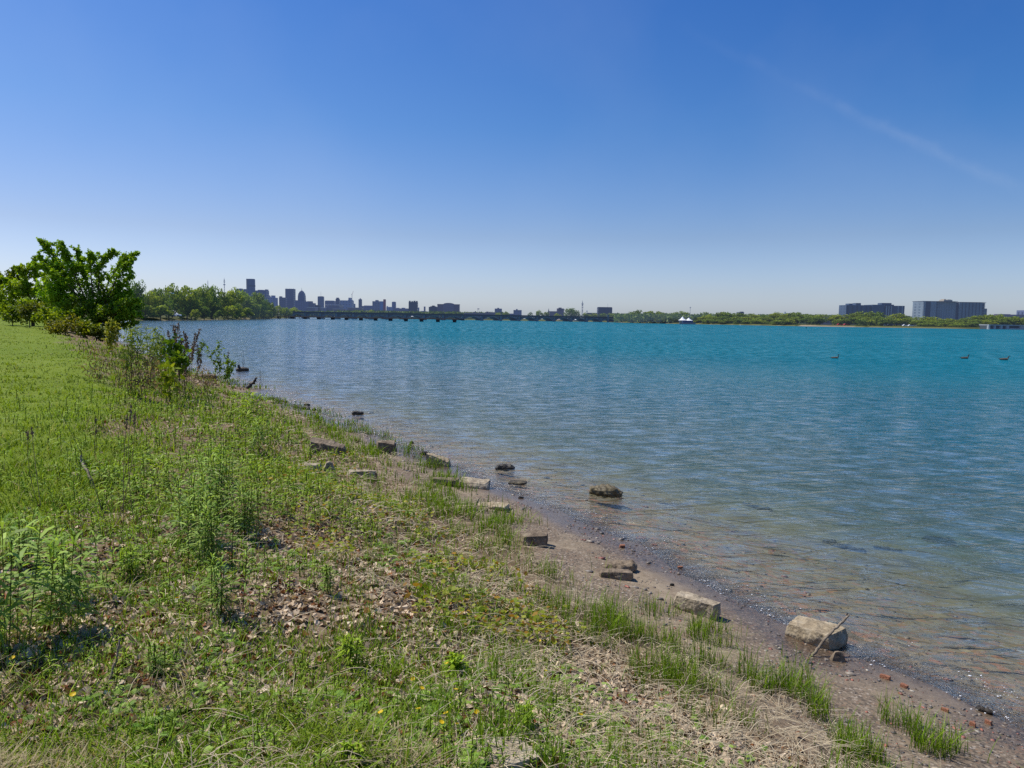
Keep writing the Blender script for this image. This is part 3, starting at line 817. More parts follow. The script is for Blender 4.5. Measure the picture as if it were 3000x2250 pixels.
# floating log with a stub of a branch, in front of the point
lg = thing('floating_log', 'dark log with a short upright stub floating off the weedy point', 'log', tuple(at_z(712, 1086)))
D_ = at_z(712, 1086)[1]; k_ = D_ / FPX
mb = MB(); mb.tube([(-20 * k_, 0, .02), (-8 * k_, .05, .06), (4 * k_, 0, .05), (16 * k_, .05, .04)], [.09, .13, .12, .08], 7); mb.build('trunk', M_DARKWOOD, lg, True)
mb = MB(); mb.tube([(-9 * k_, 0, .08), (-12 * k_, 0, 10 * k_), (-13 * k_, 0, 17 * k_)], [.08, .06, .05], 6); mb.build('branch_stub', M_DARKWOOD, lg, True)
# ================================================================== ground cover (uncountable: one object of each kind)
VEG_SHIFT = 1.0


def scatter(n, r0_, r1_, a0, a1, seed, accept):
    """log-uniform in distance so that the picture is evenly covered; keeps points by chance accept(x,y,d)"""
    r = np.random.default_rng(seed)
    R = r0_ * (r1_ / r0_) ** r.random(n); A = np.radians(a0 + (a1 - a0) * r.random(n))
    x = R * np.sin(A); y = R * np.cos(A)
    d = shore(x, y)
    k = r.random(n) < accept(x, y, d + VEG_SHIFT * 1.2 * sstep(8, 17, R))
    x, y, d = x[k], y[k], d[k]
    return x, y, height_d(x, y, d), d, np.hypot(x, y), r


def unit(v): return v / (np.linalg.norm(v, axis=-1, keepdims=True) + 1e-9)


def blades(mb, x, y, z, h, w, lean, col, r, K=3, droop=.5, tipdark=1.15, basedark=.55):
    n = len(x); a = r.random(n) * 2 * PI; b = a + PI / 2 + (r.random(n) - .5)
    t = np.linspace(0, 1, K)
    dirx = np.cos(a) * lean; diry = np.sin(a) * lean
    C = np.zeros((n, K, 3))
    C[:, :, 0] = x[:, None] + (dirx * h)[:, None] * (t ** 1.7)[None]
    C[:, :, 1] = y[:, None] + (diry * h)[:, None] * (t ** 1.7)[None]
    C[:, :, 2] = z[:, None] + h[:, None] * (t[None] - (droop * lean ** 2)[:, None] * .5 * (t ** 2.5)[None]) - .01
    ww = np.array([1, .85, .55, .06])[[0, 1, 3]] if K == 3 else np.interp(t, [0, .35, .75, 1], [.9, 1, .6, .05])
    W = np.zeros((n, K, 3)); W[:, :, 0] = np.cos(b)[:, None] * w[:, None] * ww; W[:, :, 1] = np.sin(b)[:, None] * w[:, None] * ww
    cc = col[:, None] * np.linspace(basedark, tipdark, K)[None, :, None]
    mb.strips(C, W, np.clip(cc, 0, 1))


def leafcol(n, r, a, b, sd=.16):
    t = r.random((n, 1)); c = np.array(a) * (1 - t) + np.array(b) * t
    return np.clip(c * (1 + r.normal(0, sd, (n, 1))), .003, .9)


M_GRASS = mat_leaf('grass_blade', .38, .6, spec=.12)
M_WEED = mat_leaf('weed_leaf', .38, .55, spec=.2)
M_DRY = mat_leaf('dry_leaf', .12, .8, spec=.15)
M_STRAW = mat_leaf('straw', .1, .7, spec=.2)

# lawn
def acc_lawn(x, y, d):
    far = np.hypot(x, y)
    return sstep(-.6, .5, d - LAWN_D(x, y)) * np.where((x > 0) & (y < 3), .9, 1) * (shore(x, y) > 2)
x, y, z, d, R, r = scatter(320000, 1.7, 150, -52, 22, 101, acc_lawn)
mb = MB(); h = (.04 + .065 * r.random(len(x))) * (.55 + 1.1 * sstep(.35, .7, fbm(x / .45, y / .45, 97, 2))) * (1 - sstep(9, 40, R) * .55) * (.7 + .8 * fbm(x / 1.5, y / 1.5, 91, 2))
dryness = sstep(.42, .62, fbm(x / .9, y / .9, 93, 3)) * (1 - sstep(3.5, 6, R)) * .8 + .08
col = np.where((r.random(len(x)) < dryness)[:, None], leafcol(len(x), r, (.36, .29, .16), (.52, .43, .26)), leafcol(len(x), r, (.155, .245, .012), (.27, .345, .025)))
patchy = .55 + .55 * fbm(x / 4, y / 4, 95, 3) + .4 * fbm(x / .5, y / .5, 96, 2)
col = col + (np.array([.215, .30, .022]) - col) * (.6 * sstep(5, 16, R))[:, None]
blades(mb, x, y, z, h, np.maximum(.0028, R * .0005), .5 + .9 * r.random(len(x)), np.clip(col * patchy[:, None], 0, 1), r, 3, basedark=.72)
tag(mb.build('lawn_grass', M_GRASS), 'short bright green lawn grass on the flat ground at left', 'grass', kind='stuff')

# rough grass and small weeds on the bank
def acc_bank(x, y, d):
    n = fbm(x / .6, y / .6, 111, 3)
    return sstep(1.6, 2.8, d) * (1 - sstep(.1, 2.0, d - LAWN_D(x, y))) * sstep(.43, .66, n + .14 * sstep(4.5, 9, np.hypot(x, y)) + .03 * (d < 3.0))
x, y, z, d, R, r = scatter(210000, 1.6, 60, -48, 44, 102, acc_bank)
mb = MB(); h = (.04 + .12 * r.random(len(x)) ** 1.5) * (.75 + .25 * sstep(3.5, 6, R)) * (1 + sstep(8, 20, R) * .7)
col = leafcol(len(x), r, (.13, .26, .014), (.33, .45, .035), .2)
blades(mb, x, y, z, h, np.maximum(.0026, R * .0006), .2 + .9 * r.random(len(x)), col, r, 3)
tag(mb.build('bank_grass', M_GRASS), 'rough mixed grass growing in patches over the bank', 'grass', kind='stuff')

# tall rush-like grass in tufts along the top of the beach
def acc_rush(x, y, d):
    n = fbm(x / .28, y / .28, 121, 2); n2 = fbm(x / 1.7, y / 1.7, 123, 2)
    near = sstep(.62, 1.0, d) * (1 - .78 * sstep(1.7, 2.5, d)) * (1 - sstep(3.4, 4.6, d))
    return near * sstep(.47, .64, n) * sstep(.26, .52, n2)
x, y, z, d, R, r = scatter(420000, 2.4, 42, -42, 46, 103, acc_rush)
mb = MB(); h = (.06 + .16 * r.random(len(x))) * (.7 + .6 * fbm(x / .7, y / .7, 125, 2))
col = leafcol(len(x), r, (.10, .21, .008), (.27, .39, .025), .2)
dry = r.random(len(x)) < .07
col[dry] = leafcol(dry.sum(), r, (.3, .24, .12), (.42, .36, .2))
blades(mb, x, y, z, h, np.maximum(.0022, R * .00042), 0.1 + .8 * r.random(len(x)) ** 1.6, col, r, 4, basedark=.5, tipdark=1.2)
tag(mb.build('beach_grass', M_GRASS), 'tall upright green grass in tufts along the top of the beach', 'grass', kind='stuff')

# dead leaves
def acc_litter(x, y, d):
    n = fbm(x / .5, y / .5, 131, 3)
    return sstep(1.7, 2.8, d) * (1 - sstep(.0, .9, d - LAWN_D(x, y))) * (.3 + .7 * sstep(.36, .52, n)) * (1 - .55 * sstep(6.5, 10, np.hypot(x, y)))
x, y, z, d, R, r = scatter(190000, 1.5, 40, -46, 42, 104, acc_litter)
n = len(x); mb = MB(); K = 5; t = np.linspace(-1, 1, K)
s = (.010 + .024 * r.random(n) ** 1.8) * np.maximum(1, R / 10)
a = r.random(n) * 2 * PI; tilt = r.normal(0, .45, n); curl = r.normal(0, .5, n)
ax = np.stack([np.cos(a) * np.cos(tilt), np.sin(a) * np.cos(tilt), np.sin(tilt)], -1)
bx = unit(np.cross(ax, np.array([0, 0, 1.]) + r.normal(0, .5, (n, 3))))
up = np.cross(bx, ax); up *= np.sign(up[:, 2:3] + 1e-6)
C = np.stack([x, y, z + s * .45], -1)[:, None] + ax[:, None] * (s[:, None] * t)[..., None] + up[:, None] * (s[:, None] * (curl[:, None] * (t ** 2)[None]))[..., None]
lob = np.clip(np.array([.12, .62, .72, .6, .1])[None] * (1 + r.normal(0, .28, (n, K))), .05, 1)
W = bx[:, None] * (s[:, None] * lob * .75)[..., None] + up[:, None] * (s[:, None] * lob * r.normal(0, .35, (n, K)))[..., None]
col = leafcol(n, r, (.28, .20, .125), (.70, .55, .385), .2)
q = r.random(n) < .12; col[q] = leafcol(q.sum(), r, (.16, .06, .025), (.27, .11, .04))
mb.strips(C, W, col)
tag(mb.build('leaf_litter', M_DRY), 'dead curled tan oak leaves lying over the bank', 'leaf litter', kind='stuff')

# dry straw
def acc_straw(x, y, d):
    n = fbm(x / .5, y / .5, 141, 3)
    return sstep(1.1, 1.7, d) * (1 - .75 * sstep(2.6, 4.4, d)) * (1 - sstep(4.6, 5.4, d)) * (.25 + .75 * sstep(.35, .55, n))
x, y, z, d, R, r = scatter(85000, 1.6, 32, -42, 46, 105, acc_straw)
n = len(x); K = 5; t = np.linspace(0, 1, K); ln = .06 + .2 * r.random(n) ** 1.4
a = r.random(n) * 2 * PI; bend = r.normal(0, .55, n); rise = np.abs(r.normal(0, .12, n)); lift = .012 + .03 * r.random(n)
ang = a[:, None] + bend[:, None] * t[None]
C = np.zeros((n, K, 3)); seg = (ln / (K - 1))[:, None]
C[:, :, 0] = x[:, None] + np.cumsum(np.cos(ang) * seg, 1); C[:, :, 1] = y[:, None] + np.cumsum(np.sin(ang) * seg, 1)
C[:, :, 2] = z[:, None] + lift[:, None] + (ln * rise)[:, None] * np.sin(t * PI)[None]
w = np.maximum(.0016, R * .00035)
W = np.stack([-np.sin(ang), np.cos(ang), np.full_like(ang, .4)], -1) * w[:, None, None] * np.linspace(1, .5, K)[None, :, None]
mb = MB(); mb.strips(C, W, leafcol(n, r, (.31, .24, .145), (.57, .475, .325), .18))
tag(mb.build('dry_straw', M_STRAW), 'tangled dry straw lying among the grass tufts', 'straw', kind='stuff')

# ferny silverweed: pinnate leaves in low rosettes
def acc_fern(x, y, d):
    n = fbm(x / .75, y / .75, 151, 3)
    return sstep(2.2, 3.0, d) * (1 - sstep(.0, 1.0, d - LAWN_D(x, y))) * sstep(.40, .56, n)
x, y, z, d, R, r = scatter(11000, 1.5, 22, -44, 34, 106, acc_fern)
nf = 7; n0 = len(x)
x = np.repeat(x, nf); y = np.repeat(y, nf); z = np.repeat(z, nf); R = np.repeat(R, nf); n = len(x)
a = r.random(n) * 2 * PI; ln = (.035 + .05 * r.random(n)) * (1 + .5 * sstep(5, 9, R)); elev = .35 + .75 * r.random(n)
ns = 8; ts = np.linspace(.22, 1, ns)
ca, sa = np.cos(a), np.sin(a)
def rib(t):
    hz = ln[:, None] * t * np.cos(elev)[:, None]
    return np.stack([x[:, None] + ca[:, None] * hz, y[:, None] + sa[:, None] * hz, z[:, None] + ln[:, None] * (np.sin(elev)[:, None] * t - .45 * t ** 2)], -1)
RB = rib(ts[None]); col0 = leafcol(n, r, (.16, .29, .04), (.35, .48, .09), .16)
mb = MB()
mb.strips(rib(np.linspace(0, 1, 4)[None]), np.stack([-sa, ca, 0 * a], -1)[:, None] * np.full((1, 4, 1), .0016), col0 * .7)
for sg in (-1, 1):
    side = np.stack([-sa * sg + ca * .35, ca * sg + sa * .35, np.full(n, .15)], -1)
    ll = ln[:, None] * .26 * np.interp(ts, [.2, .6, 1], [.55, 1, .7])[None]
    tt = np.array([0, .5, 1.0])
    C = RB[:, :, None] + side[:, None, None] * (ll[:, :, None] * tt)[..., None]
    C[..., 2] -= (ll[:, :, None] * tt ** 2) * .25
    W = np.stack([ca, sa, np.full(n, .25)], -1)[:, None, None] * (np.maximum(ll[:, :, None] * .19, R[:, None, None] * .0004) * np.array([.5, 1, .1]))[..., None]
    mb.strips(C.reshape(n * ns, 3, 3), W.reshape(n * ns, 3, 3), np.repeat(col0, ns, 0) * (1 + r.normal(0, .08, (n * ns, 1))))
tag(mb.build('silverweed_cover', M_WEED), 'low ferny green weeds spreading over the bank', 'weeds', kind='stuff')


def shoots(mb, x, y, z, h, r, nl=9, lw=.16, ca_=(.05, .125, .014), cb_=(.15, .235, .03), leaf=(.35, .5), stem=True, spread=1.0, R=None):
    """leafy shoots: an upright stem with narrow leaves set round it"""
    n = len(x)
    la = r.random(n) * 2 * PI; lean = r.random(n) * .22
    K = 4; t = np.linspace(0, 1, K)
    top = np.stack([x + np.cos(la) * lean * h, y + np.sin(la) * lean * h, z + h], -1)
    base = np.stack([x, y, z - .01], -1)
    wmin = .0025 if R is None else np.maximum(.0025, R * .0004)
    if stem:
        C = base[:, None] + (top - base)[:, None] * t[None, :, None]
        W = np.zeros_like(C); W[..., 0] = (np.broadcast_to(wmin, (n,)))[:, None]
        mb.strips(C, W, leafcol(n, r, (.05, .07, .015), (.10, .12, .03)))
    for i in range(nl):
        f = (i + .6 + .5 * r.random(n)) / nl; f = .18 + .82 * np.minimum(f, 1)
        p0 = base + (top - base) * f[:, None]
        an = la + i * 2.4 + r.normal(0, .3, n)
        up_ = np.interp(f, [.2, .7, 1], [.25, .55, 1.25]) + r.normal(0, .15, n)
        ll = h * (leaf[0] + (leaf[1] - leaf[0]) * r.random(n)) * np.interp(f, [.2, .5, .85, 1], [.7, 1.0, .85, .5])
        tt = np.array([0, .35, .7, 1.0])
        hz = ll[:, None] * np.cos(np.clip(up_, 0, 1.5))[:, None] * tt * spread
        vz = ll[:, None] * (np.sin(np.clip(up_, 0, 1.5))[:, None] * tt - .55 * tt ** 2)
        C = p0[:, None] + np.stack([np.cos(an)[:, None] * hz, np.sin(an)[:, None] * hz, vz], -1)
        ww = np.maximum(ll * lw * .5, .002)[:, None] * np.array([.35, 1, .75, .06])
        W = np.stack([-np.sin(an), np.cos(an), r.normal(0, .35, n)], -1)[:, None] * ww[..., None]
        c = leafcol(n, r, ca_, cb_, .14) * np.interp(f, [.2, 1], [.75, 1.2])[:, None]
        mb.strips(C, W, np.clip(c, 0, 1))


def LUSH(x, y):
    R = np.hypot(x, y)
    return np.exp(-((x + 3.2) / 2.2) ** 2) * sstep(3, 5, R) * (1 - sstep(10, 16, R))


def acc_shoot(x, y, d):
    n = fbm(x / .8, y / .8, 161, 3)
    return sstep(2.7, 3.9, d) * (1 - sstep(.2, 2.4, d - LAWN_D(x, y))) * sstep(.46, .62, n + .04 * LUSH(x, y) + .085 * sstep(6, 10, np.hypot(x, y))) * (.35 + .65 * sstep(4.5, 8, np.hypot(x, y)))
x, y, z, d, R, r = scatter(21000, 2.0, 45, -46, 30, 107, acc_shoot)
mb = MB(); h = (.05 + .10 * r.random(len(x)) ** 1.3) * (.6 + .4 * sstep(4, 8, R)) * (1 + .55 * LUSH(x, y)) * (1 + .8 * sstep(7, 18, R))
shoots(mb, x, y, z, h, r, 11, .115, (.16, .29, .016), (.38, .50, .045), (.5, .7), R=R)
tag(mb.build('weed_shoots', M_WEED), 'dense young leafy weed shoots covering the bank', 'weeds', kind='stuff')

# brown and yellowing small vine leaves among the pale stones
x, y, z, d, R, r = scatter(11000, 4.5, 16, -24, 6, 108, lambda x, y, d: sstep(1.9, 2.4, d) * (1 - sstep(3.4, 4.2, d)) * sstep(.47, .62, fbm(x / .9, y / .9, 171, 3)))
n = len(x); s = .011 + .013 * r.random(n); a = r.random(n) * 2 * PI; mb = MB(); t = np.linspace(-1, 1, 4)
ax = unit(np.stack([np.cos(a), np.sin(a), r.normal(0, .4, n)], -1)); bx = unit(np.cross(ax, np.array([0, 0, 1.]) + r.normal(0, .5, (n, 3))))
C = np.stack([x, y, z + .03 + .09 * r.random(n)], -1)[:, None] + ax[:, None] * (s[:, None] * t)[..., None]
mb.strips(C, bx[:, None] * (s[:, None] * np.array([.2, .8, .7, .1]))[..., None], np.where((r.random(n) < .22)[:, None], leafcol(n, r, (.26, .13, .02), (.42, .25, .03)), leafcol(n, r, (.16, .24, .02), (.38, .38, .035))))
tag(mb.build('vine_cover', M_WEED), 'low vine with yellow and rusty orange leaves among pale stones', 'vine', kind='stuff')

# pebbles on the beach and in the shallows
ico = bmesh.new(); bmesh.ops.create_icosphere(ico, subdivisions=1, radius=1.0)
IV = np.array([v.co[:] for v in ico.verts]); IF = np.array([[v.index for v in f.verts] for f in ico.faces]); ico.free()
def acc_peb(x, y, d):
    n = fbm(x / .45, y / .45, 181, 3)
    return np.where(d > 0, sstep(1.7, .9, d) * (.05 + .9 * sstep(.46, .62, n)), sstep(-4.5, -1.5, d) * .25)
VEG_SHIFT = 0.0
x, y, z, d, R, r = scatter(60000, 3.4, 26, -30, 44, 109, acc_peb)
n = len(x); s = (.004 + .010 * r.random(n) ** 3 + .016 * (r.random(n) < .012)) * np.maximum(1, R / 7)
sc = s[:, None] * np.stack([1 + r.random(n) * .9, .8 + r.random(n) * .4, .35 + r.random(n) * .3], -1)
a = r.random(n) * 2 * PI
V = IV[None] * (1 + r.normal(0, .16, (n, len(IV), 1))) * sc[:, None]
vx = V[..., 0] * np.cos(a)[:, None] - V[..., 1] * np.sin(a)[:, None]; vy = V[..., 0] * np.sin(a)[:, None] + V[..., 1] * np.cos(a)[:, None]
V = np.stack([vx + x[:, None], vy + y[:, None], V[..., 2] + (z + s * .15)[:, None]], -1)
pal = np.array([(.045, .04, .037), (.09, .075, .062), (.16, .125, .095), (.26, .21, .155), (.33, .095, .05), (.24, .085, .05), (.40, .35, .27), (.12, .085, .06)])
pc = pal[r.choice(len(pal), n, p=[.11, .19, .25, .18, .06, .06, .06, .09])] * (1 + r.normal(0, .15, (n, 1)))
mb = MB(); mb.add(V.reshape(-1, 3), (IF[None] + (np.arange(n) * len(IV))[:, None, None]).reshape(-1, 3), np.repeat(np.clip(pc * .9 + .02, .01, 1), len(IV), 0))
M_PEB = mat_leaf('pebble', 0, .5, spec=.5)
tag(mb.build('beach_pebbles', M_PEB, None, True), 'dark, tan and brick red pebbles on the beach and under the shallows', 'pebbles', kind='stuff')

# ------------------------------------------------------------------ individual weeds, flowers and stalks
def weed_plant(label, u, v, vtop, seed, nl=14, n_st=3, lw=.17, ca_=(.05, .13, .016), cb_=(.135, .23, .03), group='tall leafy weeds on the bank', spread=1.1, leaf=(.28, .42)):
    p = at_g(u, v); D = np.dot(p - CAM, cf)
    h = (v - vtop) / FPX * D / math.cos(math.atan2(CAM[2] - p[2], p[1]))
    r = np.random.default_rng(seed)
    t = thing('leafy_weed', label, 'weed', tuple(p), 0, group)
    for i in range(n_st):
        mb = MB(); hh = np.array([h * (1 - .25 * i / max(1, n_st) * r.random())])
        ox, oy = (0, 0) if i == 0 else r.normal(0, h * .14, 2)
        shoots(mb, np.array([ox]), np.array([oy]), np.array([0.0]), hh, r, nl, lw, ca_, cb_, leaf, True, spread)
        mb.build('leafy_shoot', M_WEED, t)
    return t


WP = [
    ('leafy weed with long drooping leaves at the left edge, nearest of the left-edge weeds', 15, 1900, 1560, 1),
    ('leafy weed with a dark bare stem at the left edge, upper one', 65, 1665, 1505, 2),
    ('bushy weed with long pale leaves, just right of the left-edge weeds', 195, 1860, 1600, 3),
    ('weed clump at lower left, between two patches of dead leaves', 215, 1770, 1575, 4),
    ('narrow upright weed standing alone over dark dead leaves', 650, 1810, 1640, 5),
    ('broad weed clump in the middle of the weedy patch, lower one', 625, 1660, 1480, 6),
    ('large dark green weed clump, tallest in the middle of the bank', 640, 1520, 1310, 7),
    ('weed clump directly right of the tallest dark clump', 715, 1580, 1420, 8),
    ('weed clump at the foot of the tallest dark clump, left side', 560, 1600, 1400, 9),
    ('small weed with bright tips above the dead leaf patch at left', 375, 1700, 1610, 10),
    ('short broad weed in dead leaves at the lower centre-left', 455, 1985, 1890, 11),
    ('yellow-green dock seedling among dead leaves at lower centre', 1335, 1990, 1925, 12),
    ('yellow-green seedling in dry leaves, left of the yellow flowers', 1025, 1955, 1870, 13),
    ('bright rosette at bottom centre, left of the buried sandstone slab', 1030, 2245, 2185, 14),
    ('bright grassy rosette at bottom centre, right of buried sandstone slab', 1545, 2150, 2075, 15),
    ('leafy weed by the dry straw at mid-bank, below the pinkish stone', 960, 1740, 1660, 16),
    ('dark leafy weed on the bank below the brown broken slab', 760, 1330, 1225, 17),
    ('yellow-green weed clump on the far part of the bank by the beach', 745, 1250, 1150, 18),
]
for lb, u, v, vt, sd in WP:
    yg = any(k in lb for k in ('yellow-green', 'bright'))
    big = sd in (7, 8, 9, 6)
    weed_plant(lb, u, v, vt, sd, nl=26 if big else 20, n_st=15 if big else 7, ca_=(.2, .32, .015) if yg else (.16, .28, .035), cb_=(.38, .50, .035) if yg else (.38, .50, .09),
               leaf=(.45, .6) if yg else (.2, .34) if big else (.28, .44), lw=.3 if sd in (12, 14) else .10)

# yellow flowers
FL = [(1005, 762), (1070, 832), (1315, 845), (1045, 990), (775, 1015), (1465, 1010), (1212, 1090), (1318, 1100), (615, 1157), (1250, 640), (1915, 468), (1960, 690), (2195, 403), (1245, 1022)]
FL = [(800 + a * .4069, 1700 + b * .4069) for a, b in FL] + [(38, 1953), (215, 2064), (1700, 2115), (520, 1770)]
M_PETAL = mat_leaf('yellow_petal', .25, .5); M_STEM = mat_leaf('green_stem', .1, .6)
mbp = MB(); K = 4; n = 5; aa = np.arange(5) * 2 * PI / 5; tt = np.array([0, .4, .8, 1])
C = np.stack([np.cos(aa)[:, None] * tt * .012, np.sin(aa)[:, None] * tt * .012, np.tile(.004 * tt ** 2, (5, 1))], -1)
W = np.stack([-np.sin(aa), np.cos(aa), 0 * aa], -1)[:, None] * np.array([.002, .006, .007, .003])[None, :, None]
mbp.strips(C, W, np.tile((.75, .52, .01), (5, 1)))
mbs = MB(); mbs.tube([(0, 0, -.06), (.003, 0, -.03), (0, 0, 0)], .0012, 5, (.09, .14, .03))
first = None
for i, (u, v) in enumerate(FL):
    p = at_g(u, v + 14)
    t = thing('yellow_flower', 'small five-petalled yellow flower on a thin stem in the low weeds', 'flower', (p[0], p[1], p[2] + .06), i * 1.3, 'small yellow flowers dotted over the bank')
    t.rotation_euler = (.35, .1 * (i % 3 - 1), i * 1.3)
    if first is None:
        pe = mbp.build('petals', M_PETAL, t); st = mbs.build('stem', M_STEM, t); first = (pe, st)
    else:
        for q in first:
            c = q.copy(); COL.objects.link(c); c.parent = t

# dead stalks
# white bubble specks added to stand in for sun glints on the lapping waves
def acc_glint(x, y, d):
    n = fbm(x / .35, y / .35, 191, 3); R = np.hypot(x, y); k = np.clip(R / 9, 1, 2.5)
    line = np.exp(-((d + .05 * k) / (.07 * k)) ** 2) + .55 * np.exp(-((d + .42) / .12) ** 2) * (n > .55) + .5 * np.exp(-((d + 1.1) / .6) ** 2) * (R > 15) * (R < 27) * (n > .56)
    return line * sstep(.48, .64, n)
x, y, z, d, R, r = scatter(70000, 3.6, 30, -32, 44, 120, acc_glint)
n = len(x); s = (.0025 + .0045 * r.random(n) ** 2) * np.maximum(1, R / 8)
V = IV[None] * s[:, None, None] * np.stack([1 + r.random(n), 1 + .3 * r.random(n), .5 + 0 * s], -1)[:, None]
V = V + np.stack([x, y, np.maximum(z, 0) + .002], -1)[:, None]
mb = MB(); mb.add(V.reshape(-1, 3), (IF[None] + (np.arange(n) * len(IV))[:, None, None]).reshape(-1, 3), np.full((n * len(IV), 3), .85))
tag(mb.build('glint_specks', mat_leaf('glint_specks', 0, .15, spec=.6), None, True), 'thin line of white bubble specks standing in for sun glints along the waterline', 'glint_specks', kind='stuff')
M_STALK = mat_leaf('dead_stalk', .05, .8, spec=.1)
def stalk_plant(name, label, cat, base, tops, col=(.17, .115, .07), seeds=True, group=None, rad_=.006, leafy=None, seed=1, seedfrom=.55):
    """several thin stems from one root; tops = [(u, v)], drawn at the distance of the base"""
    p = at_g(*base); D = np.dot(p - CAM, cf); r = np.random.default_rng(seed)
    t = thing(name, label, cat, tuple(p), 0, group)
    rr = max(rad_, D * .00022)
    for (u, v) in tops:
        q = at_y(u, v, p[1] + r.normal(0, .15)) - p
        b = np.array([r.normal(0, .05), r.normal(0, .05), -.03])
        s_ = np.linspace(0, 1, 7)[:, None]
        P = b + (q - b) * s_; P[:, 0] += np.sin(s_[:, 0] * PI) * r.normal(0, .04) * np.linalg.norm(q); P[:, 2] += np.sin(s_[:, 0] * PI) * .03 * np.linalg.norm(q)
        mb = MB(); mb.tube(P, np.linspace(rr, rr * .6, 7), 4, grad_col(col, 1)[0])
        st = mb.build('stem', M_STALK, t)
        if seeds:
            sm = 1.0 if D > 12 else .4
            n = int(np.clip(np.linalg.norm(q) * 60, 28, 90)) if sm == 1 else 22; f = seedfrom + (1 - seedfrom) * r.random(n)
            pc = np.stack([np.interp(f, s_[:, 0], P[:, k]) for k in range(3)], -1) + r.normal(0, .022 * sm * sm, (n, 3))
            a_ = unit(r.normal(0, 1, (n, 3)) + [0, 0, 1.2]); bb = unit(np.cross(a_, r.normal(0, 1, (n, 3))))
            sz = (.02 + .022 * r.random(n)) * sm
            mb = MB(); mb.strips(pc[:, None] + a_[:, None] * (sz[:, None] * np.array([-1, 0, 1]))[..., None], bb[:, None] * (sz[:, None] * np.array([.15, .5, .1]))[..., None], leafcol(n, r, (.15, .105, .07), (.33, .235, .155)))
            mb.build('seed_head', M_STALK, st)
        if leafy:
            n = leafy[0]; f = leafy[3] + (1 - leafy[3]) * r.random(n)
            pc = np.stack([np.interp(f, s_[:, 0], P[:, k]) for k in range(3)], -1) + r.normal(0, leafy[4], (n, 3))
            a_ = unit(r.normal(0, 1, (n, 3)) + [0, 0, .2]); bb = unit(np.cross(a_, r.normal(0, 1, (n, 3))))
            sz = leafy[5] * (.7 + .6 * r.random(n))
            mb = MB(); mb.strips(pc[:, None] + a_[:, None] * (sz[:, None] * np.array([-1, -.2, .5, 1]))[..., None], bb[:, None] * (sz[:, None] * np.array([.15, leafy[6], leafy[6] * .7, .05]))[..., None], leafcol(n, r, leafy[1], leafy[2]))
            mb.build('foliage', M_WEED, st)
    return t


GS = 'plants standing on the weedy point'
DK = dict(group=GS)
stalk_plant('dried_dock', 'dried brown dock with arching seed heads, leftmost of the brown clumps', 'dead plant', (515, 1135), [(478, 985), (492, 972), (505, 952), (512, 962), (470, 1010)], seed=1, **DK)
stalk_plant('dried_dock', 'tallest dried brown dock, centre of the brown clumps', 'dead plant', (545, 1145), [(524, 948), (519, 955), (538, 970), (545, 985), (530, 1000), (552, 1000)], seed=2, **DK)
stalk_plant('dried_dock', 'dried brown dock leaning right, rightmost of the brown clumps', 'dead plant', (560, 1140), [(584, 964), (573, 975), (566, 1005), (578, 1010), (590, 1035)], seed=3, **DK)
stalk_plant('dried_dock', 'low dried brown dock in front of the tallest brown clump', 'dead plant', (540, 1160), [(530, 1040), (545, 1060), (556, 1050), (520, 1065)], seed=4, **DK)
WL = lambda n=75: (n, (.15, .22, .03), (.32, .38, .09), .5, .06, .055, .2)
stalk_plant('willow_sapling', 'wispy willow sapling with pale green tips, left of the dry docks', 'sapling', (440, 1150), [(428, 955), (452, 960), (440, 985), (462, 970), (418, 1010)], (.08, .06, .04), False, GS, leafy=WL(), seed=5)
stalk_plant('willow_sapling', 'wispy willow sapling with yellowish tips, second left of the dry docks', 'sapling', (385, 1160), [(383, 957), (396, 962), (405, 972), (372, 1005), (355, 1015)], (.09, .06, .04), False, GS, leafy=WL(), seed=6)
stalk_plant('willow_sapling', 'willow sapling between the pale wispy one and the dry docks', 'sapling', (470, 1140), [(463, 985), (475, 1000), (455, 1010), (480, 985)], (.08, .06, .04), False, GS, leafy=WL(80), seed=7)
stalk_plant('bare_shrub', 'bare grey twiggy shrub at the left end of the point', 'shrub', (350, 1130), [(345, 950), (352, 975), (365, 965), (330, 1000), (340, 985), (375, 1000), (322, 1020), (385, 1030)], (.16, .115, .08), False, GS, rad_=.004, seed=8, leafy=(14, (.12, .12, .04), (.2, .18, .06), .3, .06, .04, .3))
stalk_plant('yellow_shrub', 'slim yellow-leaved shrub by the big dark tree', 'shrub', (325, 1030), [(322, 945), (332, 940), (338, 950), (318, 965)], (.1, .08, .04), False, GS, leafy=(70, (.22, .25, .02), (.40, .40, .05), .2, .12, .11, .45), seed=9)
ML = lambda n, c=0: (n, ((.10, .19, .008), (.035, .09, .006))[c], ((.25, .34, .02), (.1, .18, .015))[c], .35, .1, .11, .6)
stalk_plant('maple_sapling', 'maple sapling with dark broad leaves in front of the dry docks', 'sapling', (525, 1165), [(500, 990), (515, 1000), (488, 1012), (505, 1018)], (.06, .04, .03), False, GS, leafy=(40, (.05, .12, .006), (.13, .22, .015), .74, .11, .065, .6), seed=10)
stalk_plant('maple_sapling', 'maple sapling with broad mid-green leaves, right of the dark maple', 'sapling', (520, 1170), [(500, 1050), (520, 1042), (535, 1040), (540, 1052)], (.06, .04, .03), False, GS, leafy=(36, (.09, .17, .008), (.2, .29, .02), .72, .09, .062, .6), seed=11)
stalk_plant('maple_sapling', 'low maple sapling with yellow-green leaves at the foot of the others', 'sapling', (492, 1185), [(482, 1075), (500, 1080), (515, 1078), (485, 1105)], (.06, .04, .03), False, GS, leafy=(28, (.2, .27, .01), (.36, .42, .03), .55, .1, .062, .6), seed=12)
